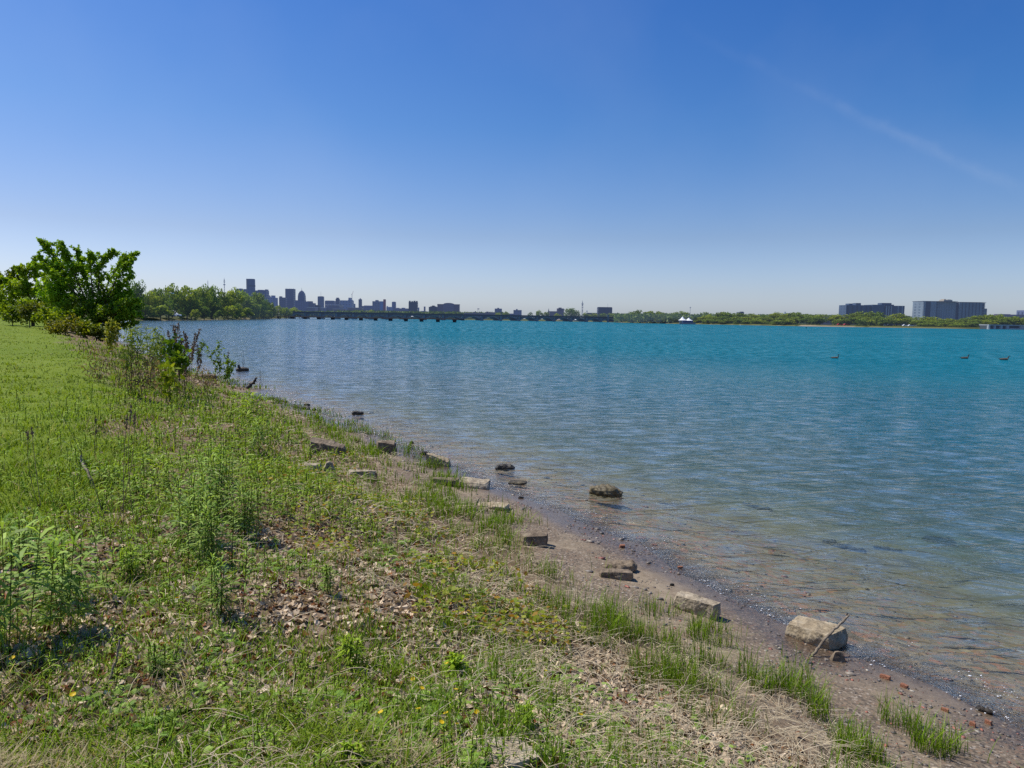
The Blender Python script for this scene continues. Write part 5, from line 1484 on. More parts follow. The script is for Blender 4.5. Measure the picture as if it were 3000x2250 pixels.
# glass tower group
t, w, h, k = bld_at(724, 745, 818, 2300, 'tallest round blue glass tower on the left of the skyline', 'tower', SKY, 'glass_tower')
mb = MB(); mb.tube([(0, w * .5, -2), (0, w * .5, h)], [w / 2, w / 2], 20); mb.build('wall', fac((.025, .06, .13), (.05, .11, .2), 6, 5, .6, .4, .16), t)
mb = MB(); mb.tube([(0, w * .5, h * .80), (0, w * .5, h * .84)], [w / 2 + .6, w / 2 + .6], 20); mb.build('dark_band', pl((.05, .06, .1), .15), t)
mb = MB(); mb.tube([(0, w * .5, h + .01), (0, w * .5, h + 1.3 * k)], [w * .46, w * .46], 20); mb.build('crown_ring', pl((.07, .09, .14), .15), t)
part('lift_shaft', pl((.11, .10, .14), .18), t, (-w / 2 - 1, -w / 2 + 2.6 * k, 0, w * .4, -2, h + 1.2 * k))
simple('low stepped glass block left of the tallest round tower', 691, 724, 848, 2320, 'blue', [('pent', 692, 697, 845.5), ('pent', 701, 706, 845), ('pent', 714, 722, 846.5)], 'glass_block')
simple('low dark glass block right of the tallest round tower', 749, 781, 851, 2310, 'blue', [('lift_shaft', 776, 780.5, 847.5), ('pent', 755, 770, 849)], 'glass_block')
simple('white stepped building with small domed roof beside the glass blocks', 781, 808, 872, 2500, 'pale', [('spire', 783, 792, 864), ('pent', 794, 802, 865.5)], 'stepped_building')
simple('square purple-brown block with a corner turret, left of the flat-topped tower', 818, 837, 871.5, 2500, 'brown', [('turret', 818.3, 824, 868)], 'office_block')
t = simple('broad flat-topped dark tower with corner pinnacles, tallest of the central pair', 836.5, 861, 846, 2600, 'brown', [('mast', 838.5, 0, 843), ('mast', 846, 0, 844), ('mast', 850.5, 0, 844), ('mast', 858, 0, 843)], 'office_tower')
t, w, h, k = bld_at(872, 892, 880, 2550, 'tapering domed tower with a thin spire, right of the flat-topped tower', 'tower', SKY, 'domed_tower')
part('wall', STY['brown'], t, (-w / 2, w / 2, 0, w, -2, h))
mb = MB(); z0 = h
for (v0, v1, hw0, hw1) in ((880, 866, 9.3, 9.0), (866, 859, 8.6, 7.6), (859, 854, 6.6, 5.0), (854, 851.5, 3.6, 2.2)):
    mb.add([(-hw0 * k, w / 2 - hw0 * k, h + (880 - v0) * k), (hw0 * k, w / 2 - hw0 * k, h + (880 - v0) * k), (hw0 * k, w / 2 + hw0 * k, h + (880 - v0) * k), (-hw0 * k, w / 2 + hw0 * k, h + (880 - v0) * k),
            (-hw1 * k, w / 2 - hw1 * k, h + (880 - v1) * k), (hw1 * k, w / 2 - hw1 * k, h + (880 - v1) * k), (hw1 * k, w / 2 + hw1 * k, h + (880 - v1) * k), (-hw1 * k, w / 2 + hw1 * k, h + (880 - v1) * k)],
           [(4, 5, 6, 7), (0, 1, 5, 4), (1, 2, 6, 5), (2, 3, 7, 6), (3, 0, 4, 7)])
mb.build('dome', STY['brown'], t)
mb = MB(); mb.tube([(0, w / 2, h + 28 * k), (0, w / 2, h + 37 * k)], [.8 * k, .2 * k], 5); mb.build('spire', pl((.15, .15, .2), HZ), t)
simple('wide blue block at the foot of the domed tower', 864, 900, 883, 2500, 'mauve', [], 'office_block')
simple('stepped block sloping down to the right of the domed tower', 898, 921, 888, 2520, 'brown', [], 'office_block', steps=[(900, 913, 882.5)])
simple('narrow block between the flat-topped and domed towers', 860.5, 870, 879.5, 2650, 'blue', [], 'office_block')
simple('plain slim tower with a tall mast, alone in the middle of the skyline', 931, 947, 869, 2500, 'grey', [('mast', 939, 0, 853), ('pent', 932.5, 945.5, 868)], 'office_tower')
simple('small black square block at the foot of the masted slim tower', 922, 936, 893.5, 1700, 'dark', [], 'office_block')
simple('wide flat mid-rise block right of the masted slim tower', 952, 979, 881.5, 2400, 'mauve', [('pent', 953, 976, 880.5)], 'office_block')
simple('slim stepped dark tower behind the wide flat block', 983.5, 994, 875, 2500, 'brown', [], 'office_tower', steps=[(985.5, 992, 872)])
simple('long low warehouse with white roof below the slim stepped tower', 954, 994, 894, 1650, 'brown', [], 'warehouse', roofcol=(.6, .58, .58), depth=40)
simple('low shed with white roof left of the black square block', 899, 922, 901.5, 1640, 'brown', [], 'warehouse', roofcol=(.6, .58, .58), depth=30)
simple('low shed with white roof right of the black square block', 940, 954, 902.5, 1640, 'grey', [], 'warehouse', roofcol=(.6, .58, .58), depth=30)
simple('low brick shed with pale roof, below the wide warehouse', 975, 1005, 906, 1600, 'brick', [], 'warehouse', roofcol=(.5, .46, .46), depth=30)
simple('pale concrete block with a dark water tank on the roof', 996, 1031, 880, 2100, 'pale', [('tank_housing', 1019, 1029, 878), ('tank_house', 1020, 1026, 872)], 'office_block')
simple('small mauve block right of the pale block with the roof tank', 1031, 1040, 890, 2200, 'mauve', [], 'office_block')
simple('long low brick warehouse below the pale block, behind the bridge', 1018, 1059, 902.5, 1600, 'brick', [], 'warehouse', roofcol=(.45, .4, .42), depth=30)
simple('slim pointed tower standing alone, right of the crane', 1050.5, 1059.5, 877, 2500, 'brown', [('spire', 1050.8, 1059.2, 872.8)], 'office_tower')
simple('long lavender low block between the pointed tower and the blue-fronted block', 1060, 1091, 896.5, 2300, 'mauve', [('pent', 1066, 1090, 895)], 'office_block')
t = simple('grey block with a blue glass front and a red stair tower', 1091, 1123, 882.5, 2000, 'grey', [('pent', 1099, 1106, 879)], 'apartment_block')
w = 32 * 2000 / FPX; k = 2000 / FPX; h = (horizon_v(1107) - 882.5) * k + .6
part('glass_front', fac((.08, .2, .36), (.05, .12, .24), 5, 4, .5, .5, .16), t, (6.5 * k, 16 * k, -.6, 2, -2, h - .5 * k))
part('stair_tower', pl((.34, .06, .06), .14), t, (16.02 * k, 21 * k, -.9, 14, -2, h + 5.4 * k))
simple('slim grey tower with a rounded top, right of the red stair tower', 1148, 1159, 885, 2300, 'mauve', [('pent', 1149.5, 1157.5, 883.8)], 'office_tower')
simple('low pale wing left of the slim grey round-topped tower', 1132, 1148, 899, 2280, 'pale', [('pent', 1132.4, 1135, 896.5)], 'office_block')
simple('long low dark row between the slim grey tower and the crowned tower', 1154, 1197, 903.5, 2000, 'mauve', [('pent', 1160, 1166, 902), ('pent', 1176, 1183, 901.5)], 'office_block')
simple('long low dark building with a flat roof just above the bridge', 1092, 1200, 910, 1450, 'dark', [], 'warehouse', depth=30)
simple('dark glass apartment tower with a notched crown', 1197, 1222, 884.5, 1800, 'dark', [('turret', 1197.5, 1201, 881.2), ('turret', 1205, 1208, 882), ('turret', 1211, 1215, 881), ('turret', 1218, 1221.5, 881.5)], 'apartment_tower')
simple('narrow pale block against the right side of the crowned tower', 1223, 1228, 901, 1850, 'pale', [], 'office_block')
simple('slim lone chimney right of the crowned tower', 1241.5, 1246, 898, 1700, 'mauve', [], 'chimney_stack', depth=4)
simple('low pale building at the foot of the lone chimney', 1228, 1256, 912.5, 1650, 'pale', [('pent', 1232, 1240, 911)], 'warehouse', depth=20)
simple('stepped dark brick block left of the large arched-roof flats', 1256, 1281, 899, 1500, 'dark', [('pent', 1260, 1277, 897.3), ('pent', 1265, 1272, 895)], 'apartment_block')
# brick flats with arched gable
t, w, h, k = bld_at(1281, 1345, 892, 1450, 'largest brick apartment house with an arched central roof', 'building', SKY, 'apartment_house')
part('wall', fac((.19, .085, .085), (.08, .08, .14), 3.6, 3.2, .5, .62, .13), t, (-w / 2, w / 2, 0, 18, -2, h))
mb = MB(); pts = [(-14 * k, -2), (16 * k, -2), (16 * k, h + 1 * k)] + [((1 + 15 * math.cos(a)) * k, h + (1 + 3.6 * math.sin(a)) * k) for a in np.linspace(0, PI, 9)[1:-1]] + [(-14 * k, h + 1 * k)]
mb.prism(pts, -1.2, 19, None); mb.build('central_bay', fac((.23, .13, .13), (.11, .12, .2), 4, 3.2, .5, .62, .13), t)
part('cornice', pl((.16, .07, .07), .13), t, (-w / 2 - .5, w / 2 + .5, -.5, 18.5, h + .003, h + .9 * k))
simple('row of red brick low buildings right of the arched-roof flats', 1359, 1470, 917.5, 1350, 'brick', [('pent', 1386, 1393, 914), ('pent', 1422, 1452, 914.5), ('pent', 1424, 1430, 912.5)], 'warehouse', depth=20)
simple('pale square block with a small roof house above the bridge, left of two', 1449, 1470, 904, 1500, 'mauve', [('pent', 1456.5, 1461.5, 901.8)], 'apartment_block')
simple('darker square block with a roof house above the bridge, right of two', 1504, 1528, 908.3, 1500, 'mauve', [('pent', 1511.5, 1516, 905.3)], 'apartment_block')
simple('long low grey building behind the square blocks', 1470, 1505, 918.5, 1550, 'mauve', [], 'warehouse', depth=20)
simple('dark brick two-part building left of the tallest bridge tree', 1610, 1652, 912, 1400, 'brick', [('upper_block', 1632, 1652, 903.5), ('pent', 1637, 1645, 901)], 'apartment_block')
t, w, h, k = bld_at(1605, 1609, 912, 1380, 'thin dark church spire left of the two-part brick building', 'building', SKY, 'church')
part('tower', STY['dark'], t, (-w / 2, w / 2, 0, w, -2, h)); mb = MB(); mb.tube([(0, w / 2, h), (0, w / 2, h + 9 * k)], [w / 2, .1], 6); mb.build('spire', pl((.08, .09, .12), HZ), t)
part('nave', STY['brick'], t, (-w * 1.5, -w / 2 - .01, 0, w * 3, -2, h * .35))
simple('dark flat office block standing above the trees right of the radio mast', 1752, 1793, 900.8, 1350, 'dark', [('mast', 1781.5, 0, 889), ('parapet', 1752.5, 1792.5, 899.6)], 'office_block')
simple('long low dark roof behind the trees under the flat office block', 1720, 1805, 917, 1400, 'dark', [], 'warehouse', depth=20)
simple('dark rooftop block poking above the far bank trees', 2163, 2179, 914.5, 1000, 'dark', [('pent', 2171, 2178, 912.8)], 'office_block', depth=10)
t, w, h, k = bld_at(2295, 2306, 921, 900, 'pointed grey church roof just above the far bank trees', 'building', None, 'church')
part('tower', STY['grey'], t, (-w / 2, w / 2, 0, w, -2, h)); mb = MB(); mb.tube([(0, w / 2, h), (0, w / 2, h + 9 * k)], [w / 2, .1], 4); mb.build('spire', pl((.16, .2, .26), .2), t)
for (lb, a, b, vt) in (('red brick flats partly hidden by trees above the sandy beach', 2414, 2437, 928), ('red brick flats partly hidden by trees under the left apartment block', 2516, 2538, 933)):
    simple(lb, a, b, vt, 640, 'brick', [], 'brick_flats', depth=8, group=None)
simple('long reddish brown roofline above the trees at the right edge', 2900, 3030, 925, 800, 'brick', [('pent', 2930, 2962, 920.5), ('pent', 2964, 3020, 921.5)], 'brick_flats', depth=14, group=None)
simple('tall grey block cut by the right edge above the reddish roofline', 2998, 3040, 909, 900, 'grey', [], 'office_block', depth=14, group=None)

# ---- the two apartment blocks at right
HA = .10
M_AP = mat_facade('apartment_concrete', (.06, .095, .155), (.03, .055, .105), 6.4, 2.7, .42, .6, HA)
M_AP2 = mat_facade('apartment_concrete_pale', (.20, .25, .29), (.125, .165, .205), 7.4, 2.7, .45, .55, HA)
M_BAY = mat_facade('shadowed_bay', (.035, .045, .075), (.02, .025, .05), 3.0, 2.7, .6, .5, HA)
M_RIB = mat_plain('concrete_rib', (.34, .39, .43), .7, HA)
t, w, h, k = bld_at(2477, 2648, 894.5, 720, 'dark blue-grey apartment block, left of the two on the far bank', 'building', None, 'apartment_block')
X = lambda u: (u - 2562.5) * k
part('wall', M_AP, t, (X(2477), X(2551), 0, 16, -2, h))
part('wing', M_AP, t, (X(2551) + .02, X(2586), -1.2, 16, -2, h + 1.8 * k)); part('wing', M_AP, t, (X(2610) + .02, X(2648), .6, 16, -2, h - .3 * k))
part('stair_core', M_BAY, t, (X(2586) + .02, X(2610), -2, 15, -2, h + 1.3 * k))
for a, b, hh in ((2490.5, 2500.5, 4.6), (2511, 2525, 6.3), (2585.5, 2614.5, 7.6), (2615, 2622, 3.0)):
    part('penthouse', M_AP, t, (X(a), X(b), 4, 12, h + (1.31 if a > 2580 and a < 2600 else 0) * k + .003, h + hh * k))
for a in (2480, 2494, 2508, 2520, 2534, 2546, 2640, 2628): part('vertical_rib', M_RIB if a > 2600 else M_BAY, t, (X(a), X(a + (2 if a > 2600 else 3)), -.35 if a < 2600 else .2, 0 if a < 2600 else .6, -1, h * .97))
for a in (2590, 2597, 2604): part('window_band', M_RIB, t, (X(a), X(a + 2.5), -2.3, -2.0, 0, h * .98))

t, w, h, k = bld_at(2696, 2887, 884.6, 700, 'large pale slab apartment block with dark recesses, right of the two', 'building', None, 'apartment_block', rz=0)
X = lambda u: (u - 2791.5) * k
part('end_wing', M_AP2, t, (X(2696), X(2735), -3, 15, -2, h + .6 * k))
part('wall', M_AP2, t, (X(2744), X(2797), 0, 16, -2, h + .4 * k)); part('wing', M_AP2, t, (X(2809), X(2876), 1.5, 16, -2, h - .6 * k))
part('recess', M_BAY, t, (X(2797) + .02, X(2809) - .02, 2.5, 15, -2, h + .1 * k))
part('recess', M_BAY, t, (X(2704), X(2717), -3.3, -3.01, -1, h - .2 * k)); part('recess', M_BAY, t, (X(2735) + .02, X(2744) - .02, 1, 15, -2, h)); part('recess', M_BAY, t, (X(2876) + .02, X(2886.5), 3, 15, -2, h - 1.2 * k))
for a in (2697, 2700.5, 2718.5, 2722, 2726, 2730): part('vertical_rib', M_RIB, t, (X(a), X(a + 1.4), -3.45, -3.02, -1, h + .3 * k))
for i in range(11):
    z = h - (1.2 + i * 4.4) * k
    if z > 1:
        part('balcony', M_RIB, t, (X(2736), X(2743), -.6, .98, z - .5 * k, z + .6 * k)); part('balcony', M_RIB, t, (X(2877), X(2885.5), 1.3, 2.98, z - 2.2 * k, z - 1.1 * k))
for a in (2751, 2758, 2765, 2772, 2780, 2788): part('vertical_rib', M_RIB, t, (X(a), X(a + .9), -.3, -.003, -1, h))
for a in (2818, 2828, 2838, 2848, 2858, 2868): part('vertical_rib', M_BAY, t, (X(a), X(a + 1.2), 1.2, 1.497, -1, h - 1 * k))
part('parapet', pl((.09, .1, .13), HA), t, (X(2696) - .2, X(2797), -3.2, 16.2, h + .61 * k, h + 1.5 * k)); part('parapet', pl((.09, .1, .13), HA), t, (X(2809) - .1, X(2887), 1.2, 16.2, h - .55 * k, h + .4 * k))
M_PH = mat_plain('sandy_concrete', (.42, .36, .27), .8, HA)
part('penthouse', M_PH, t, (X(2768), X(2793), 4, 12, h + 1.503 * k, h + 6.3 * k)); part('penthouse', M_PH, t, (X(2771), X(2775), 5, 11, h + 6.303 * k, h + 8.7 * k)); part('penthouse', M_PH, t, (X(2781), X(2790), 5, 11, h + 6.303 * k, h + 7.4 * k))
part('annex', M_AP2, t, (X(2886.5) + .02, X(2900), 6, 16, -2, h - 17.5 * k))

# ---- low boathouse at the right edge
t, w, h, k = bld_at(2897, 3010, 951.5, 520, 'low white boathouse with dark open bays on the water at the right edge', 'building', None, 'boathouse', gz=.2)
X = lambda u: (u - 2953.5) * k
M_BW = mat_plain('weathered_white_paint', (.36, .385, .39), .6, .06, .2, .4); M_BD = mat_plain('dark_opening', (.05, .065, .07), .8, .06)
part('back_wall', M_BD, t, (X(2897), X(3010), 2, 10, -1, h * .8))
part('roof', M_BW, t, (X(2896), X(3011), -.6, 10.5, h * .8 + .003, h))
for a, b in ((2896.5, 2902), (2914, 2918), (2932, 2938), (2949, 2957), (2990, 3010)): part('wall_panel', M_BW, t, (X(a), X(b), 0, 1.8, -1, h * .8))
part('quay', M_BW, t, (X(2896), X(3012), -1.4, 1.9, -1.5, .35 * k))
part('lower_wall', M_BW, t, (X(2957) + .01, X(2990) - .01, .3, 1.7, .36 * k, h * .22))

# ---- bridges
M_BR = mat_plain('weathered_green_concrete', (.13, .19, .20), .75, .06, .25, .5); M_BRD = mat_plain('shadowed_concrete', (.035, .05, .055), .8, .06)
PU = [850, 893, 938, 985, 1035, 1084, 1133, 1186, 1242, 1298, 1355, 1411, 1467, 1521, 1574, 1624, 1674, 1719, 1761, 1803]
by = lambda u: np.interp(u, [850, 1000, 1450, 1805], [715, 735, 815, 945])
PT = np.array([[at_y(u, horizon_v(u), by(u))[0], by(u)] for u in PU])
br = thing('arched_bridge', 'long grey-green concrete bridge of low arches across the river', 'bridge', (PT[9][0], PT[9][1], 0))
O2 = PT[9]
DECK = 6.0; WID = 13.0
for i in range(len(PT) - 1):
    a, b = PT[i] - O2, PT[i + 1] - O2; d = b - a; ln = np.linalg.norm(d); d = d / ln; nrm = np.array([-d[1], d[0]])
    def W3(s, off, z): q = a + d * s + nrm * off; return (q[0], q[1], z)
    mb = MB(); s_ = np.linspace(1.0, ln - 1.0, 13); f = (s_ - ln / 2) / (ln / 2 - 1.0)
    zu = .4 + (DECK - 1.7 - .4) * (1 - f ** 2); zo = zu + .75 + .5 * f ** 2
    V = []
    for q in range(13):
        V += [W3(s_[q], 0, zu[q]), W3(s_[q], 0, zo[q]), W3(s_[q], WID, zo[q]), W3(s_[q], WID, zu[q])]
    Q = []
    for q in range(12):
        o_ = q * 4
        for j in range(4): Q.append((o_ + j, o_ + (j + 1) % 4, o_ + 4 + (j + 1) % 4, o_ + 4 + j))
    mb.add(V, Q); mb.build('arch', M_BR, br)
    # columns between arch and deck
    mb = MB()
    for q in range(1, 12):
        if zo[q] < DECK - 1.0:
            for off in (.05, WID - .55):
                z0, z1 = zo[q] - .2, DECK - .7
                V = [W3(s_[q] - .25, off, z0), W3(s_[q] + .25, off, z0), W3(s_[q] + .25, off + .5, z0), W3(s_[q] - .25, off + .5, z0), W3(s_[q] - .25, off, z1), W3(s_[q] + .25, off, z1), W3(s_[q] + .25, off + .5, z1), W3(s_[q] - .25, off + .5, z1)]
                mb.add(V, [(0, 1, 5, 4), (1, 2, 6, 5), (2, 3, 7, 6), (3, 0, 4, 7), (4, 5, 6, 7)])
    if mb.V: mb.build('spandrel_column', M_BR, br)
    mb = MB()
    for (o0, o1, z0, z1) in ((-.5, WID + .5, DECK - .75, DECK - .05), (-.4, -.1, DECK - .05, DECK + .85), (WID + .1, WID + .4, DECK - .05, DECK + .85)):
        V = [W3(0, o0, z0), W3(ln, o0, z0), W3(ln, o1, z0), W3(0, o1, z0), W3(0, o0, z1), W3(ln, o0, z1), W3(ln, o1, z1), W3(0, o1, z1)]
        mb.add(V, [(0, 3, 2, 1), (4, 5, 6, 7), (0, 1, 5, 4), (1, 2, 6, 5), (2, 3, 7, 6), (3, 0, 4, 7)])
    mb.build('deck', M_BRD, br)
for i, p in enumerate(PT):
    q = p - O2; mb = MB(); mb.box(q[0] - 1.0, q[0] + 1.0, q[1] - .8, q[1] + WID, -3, DECK - .8); mb.box(q[0] - 1.4, q[0] + 1.4, q[1] - 1.6, q[1] + WID + .6, -3, .9)
    mb.build('pier', M_BR, br)
for u in (1781, 1806):
    q = at_y(u, horizon_v(u), by(u))[:2] - O2; part('end_pylon', M_BR, br, (q[0] - 1.2, q[0] + 1.2, q[1] - 1.4, q[1] + 1.4, 0, DECK + 3.4))
# low dark old bridge in front
M_BK = mat_plain('dark_creosoted_timber', (.016, .012, .012), .9, .015)
AU = [790, 815.5, 854, 892, 932, 973, 1013.5, 1056, 1099, 1143, 1188, 1234, 1282, 1331]
def ny(u): return 1.0 / np.interp(u, [790, 1345], [1 / 690., 1 / 436.])
NB = [np.array([at_y(u, horizon_v(u), ny(u))[0], ny(u)]) for u in AU]
ob = thing('low_bridge', 'low black abandoned bridge on stubby piers, in front of the arched bridge', 'bridge', (NB[7][0], NB[7][1], 0)); O3 = NB[7]
e = np.array([at_y(1343, horizon_v(1343), ny(1343))[0], ny(1343)])
A_ = NB[0] - O3; B_ = e - O3; dd = (B_ - A_) / np.linalg.norm(B_ - A_); nn_ = np.array([-dd[1], dd[0]])
def bar(o0, o1, z0, z1, A=A_, B=B_):
    V = []
    for z in (z0, z1):
        for P_, o_ in ((A, o0), (B, o0), (B, o1), (A, o1)): V.append((P_[0] + nn_[0] * o_, P_[1] + nn_[1] * o_, z))
    mb = MB(); mb.add(V, [(0, 3, 2, 1), (4, 5, 6, 7), (0, 1, 5, 4), (1, 2, 6, 5), (2, 3, 7, 6), (3, 0, 4, 7)]); return mb
bar(0, 4, 1.55, 2.0).build('deck', M_BK, ob); bar(.2, .5, 2.003, 2.22).build('kerb', M_BK, ob); bar(3.5, 3.8, 2.003, 2.22).build('kerb', M_BK, ob)
for p in NB[1:]:
    q = p - O3; mb = MB(); mb.box(q[0] - .95, q[0] + .95, q[1] - .4, q[1] + 4.2, -4, 1.25); mb.box(q[0] - 1.15, q[0] + 1.15, q[1] - .6, q[1] + 4.4, 1.253, 1.545); mb.build('pier', M_BK, ob)

# ---- masts, crane, towers
def lattice(mb, x, y, z0, z1, w, col=None, n=8):
    for sx, sy in ((-1, -1), (1, -1), (1, 1), (-1, 1)): mb.tube([(x + sx * w, y + sy * w, z0), (x + sx * w * .35, y + sy * w * .35, z1)], w * .16, 4, col)
    for i in range(n):
        a, b = i / n, (i + 1) / n; za = z0 + (z1 - z0) * a; zb = z0 + (z1 - z0) * b; wa = w * (1 - .65 * a); wb = w * (1 - .65 * b)
        mb.tube([(x - wa, y - wa, za), (x + wb, y - wb, zb)], w * .1, 4, col); mb.tube([(x + wa, y - wa, za), (x - wb, y - wb, zb)], w * .1, 4, col)
M_MAST = mat_plain('galvanised_mast', (.16, .17, .22), .6, .2); M_MR = mat_plain('mast_red', (.4, .12, .1), .6, .22)
def mast(label, u, vt, vb, Y, wpx, dishes=(), name='radio_mast'):
    b = at_y(u, horizon_v(u), Y); k = Y / FPX; top = at_y(u, vt, Y)[2]
    t = thing(name, label, 'mast', (b[0], Y, 2.0))
    mb = MB(); lattice(mb, 0, 0, -1, top - 2, wpx * k / 2); mb.build('lattice', M_MAST, t)
    for (v, w_, h_) in dishes:
        z = at_y(u, v, Y)[2] - 2; part('antenna_ring', M_MAST, t, (-w_ * k / 2, w_ * k / 2, -w_ * k / 2, w_ * k / 2, z - h_ * k / 2, z + h_ * k / 2))
    mb = MB(); mb.tube([(0, 0, top - 2.5), (0, 0, top - 2 + 4 * k)], .3 * k, 4); mb.build('aerial', M_MAST, t)
    return t
mast('thin radio mast above the island trees, left of two', 611, 824, 845, 900, 2.2)
mast('radio mast with small dishes above the island trees, right of two', 659, 818, 855, 900, 2.6, [(826, 4, 1.5), (834, 4.5, 2.5), (821, 3, 1.5)])
mast('radio mast with round platforms rising behind the arched bridge', 1705.5, 884, 918, 1300, 4, [(890.5, 6, 2), (894, 4.5, 1.6), (900, 6.5, .8), (911, 3, 2)])
mast('tall thin light pole above the trees behind the white tent', 2021, 902, 925, 700, 1.4, [(901.5, 3.6, 1.8)], 'light_pole')
# crane
b = at_y(1031.5, horizon_v(1031.5), 2000); k = 2000 / FPX
t = thing('tower_crane', 'thin construction crane with raised jib beside the pale block', 'crane', (b[0], 2000, 2)); hz_ = at_y(1031.5, 863, 2000)[2] - 2
mb = MB(); lattice(mb, 0, 0, 0, hz_, 1.1 * k); mb.build('tower', M_MAST, t)
mb = MB(); mb.tube([(0, 0, hz_), (4.2 * k, 0, hz_ + 10.5 * k)], [.55 * k, .35 * k], 4); mb.build('jib', M_MR, t)
mb = MB(); mb.tube([(0, 0, hz_), (-1.6 * k, 0, hz_ + 1 * k)], [.7 * k, .7 * k], 4); mb.build('counterweight', M_MAST, t)
# water towers
def wtower(label, u, vt, vb, Y, wpx, col):
    b = at_y(u, horizon_v(u), Y); k = Y / FPX; zt = at_y(u, vt, Y)[2] - 2; t = thing('water_tower', label, 'water tower', (b[0], Y, 2)); w = wpx * k / 2
    for sx in (-1, 1):
        for sy in (-1, 1):
            mb = MB(); mb.tube([(sx * w * .8, sy * w * .8, 0), (sx * w * .55, sy * w * .55, zt - 2.2 * k)], .22 * k, 4); mb.build('leg', M_MAST, t)
    mb = MB(); mb.tube([(0, 0, zt - 2.6 * k), (0, 0, zt - 2.2 * k), (0, 0, zt - .4 * k), (0, 0, zt)], [w * .4, w, w, w * .5], 12); mb.build('tank', pl(col, HZ), t)
wtower('spindly water tower on legs above the red brick row', 1401, 903.5, 918, 1400, 6.5, (.3, .26, .27))
wtower('small pale blue water tower right of the radio mast', 1719, 910, 920, 1500, 4.5, (.22, .34, .42))
# street lamp on the island
b = at_y(534, horizon_v(534), 330); k = 330 / FPX; t = thing('street_lamp', 'tall street lamp with a white arm among the island trees', 'street lamp', (b[0], 330, 1.5)); zt = at_y(534, 859, 330)[2] - 1.5
mb = MB(); mb.tube([(0, 0, 0), (0, 0, zt)], .09, 6); mb.build('post', M_MAST, t)
mb = MB(); mb.tube([(0, 0, zt), (7 * k, -.2, zt - 1.5 * k)], .10, 5); mb.build('arm', pl((.75, .75, .75), .05), t)
part('lamp_head', pl((.8, .8, .8), .03), t, (7 * k - .1, 13.5 * k, -.5, .1, zt - 4 * k, zt - 1.6 * k))
t.location.y = 318

# ---- tents
M_TENT = mat_plain('white_fabric', (.85, .85, .86), .6, .03, .05); M_TBLUE = mat_plain('blue_fabric_wall', (.03, .05, .20), .7, .05)
b = at_y(2010, horizon_v(2010), 640); k = 640 / FPX; gz = 1.0; t = thing('peaked_tent', 'white fabric tent with two peaks and blue walls on the far bank', 'tent', (b[0], 640, gz))
Z = lambda v: (horizon_v(2010) - v) * k + 2.6 - gz
def cone_roof(u, v, hw, ve):
    mb = MB(); P = [(0, Z(ve)), (.25, Z(ve) + (Z(v) - Z(ve)) * .12), (.55, Z(ve) + (Z(v) - Z(ve)) * .33), (.8, Z(ve) + (Z(v) - Z(ve)) * .68), (1, Z(v))]
    mb.tube([((u - 2010) * k, 0, z) for f, z in P], [hw * k * (1 - f) + .12 for f, z in P], 16); return mb
cone_roof(1999.5, 927.5, 12.5, 938.5).build('roof_peak', M_TENT, t, True); cone_roof(2017.5, 931, 12.5, 939).build('roof_peak', M_TENT, t, True)
part('roof_saddle', M_TENT, t, ((-4) * k, 2 * k, -6 * k, 6 * k, Z(938.6), Z(937.2)))
part('wall', M_TBLUE, t, (-11 * k, 19 * k, -6 * k, 8 * k, -.5, Z(938.7)))
for u in (1988.5, 1998, 2029): mb = MB(); mb.tube([((u - 2010) * k, -11 * k if u < 2000 else 0, -.5), ((u - 2010) * k, -11 * k if u < 2000 else 0, Z(938.5))], .15, 5); mb.build('pole', M_MAST, t)
part('platform', pl((.3, .26, .25), .05), t, (-22 * k, 26 * k, -9 * k, -7 * k, -1.2, .4))
for i, (u, vt, hw, lb) in enumerate([(1206.5, 925, 7, 'small white canopy seen through the arch left of the crowned tower line'), (1641, 933, 12, 'low sandy mound seen through the arch below the tallest bridge tree'), (1687, 934.5, 12, 'pale earth mound seen through the arch left of the white pavilion'), (1687 + 0, 934.5, 0, '')][:3]):
    b = at_y(u, horizon_v(u), 1105); k = 1105 / FPX; z = at_y(u, vt, 1105)[2] - 1
    if i == 0:
        t = thing('canopy_tent', lb, 'tent', (b[0], 1105, 1)); mb = MB(); mb.tube([(0, 0, z - 2.2 * k), (0, 0, z)], [hw * k, .3], 10); mb.build('roof', M_TENT, t)
        for sx in (-.8, .8): mb = MB(); mb.tube([(sx * hw * k, 0, -1), (sx * hw * k, 0, z - 2.1 * k)], .2, 4); mb.build('pole', M_MAST, t)
    else:
        o = rock_mesh('earth_mound', hw * 2 * k, 8, z + 1, mat_plain('dry_earth', (.40, .31, .23), .9, .08, .3, .5), 80 + i, boxy=.35, rough=.05, taper=.4); o.location = (b[0], 1105, 0); tag(o, lb, 'mound')
b = at_y(1687, horizon_v(1687), 900); u = 1687; k = 900 / FPX
bb = at_y(1687.5, horizon_v(1687.5), 1090); k = 1090 / FPX
t = thing('pavilion_tent', 'white tent pavilion seen through the third arch from the bridge right end', 'tent', (bb[0] + 1 * k, 1085, .8)); z = at_y(1688, 934, 1085)[2] - .8
part('wall', pl((.6, .56, .52), .06), t, (-10 * k, 10 * k, -3, 3, -1, z * .55)); mb = MB(); mb.tube([(0, 0, z * .55 + .01), (0, 0, z)], [11 * k, 4 * k], 8); mb.build('roof', M_TENT, t)

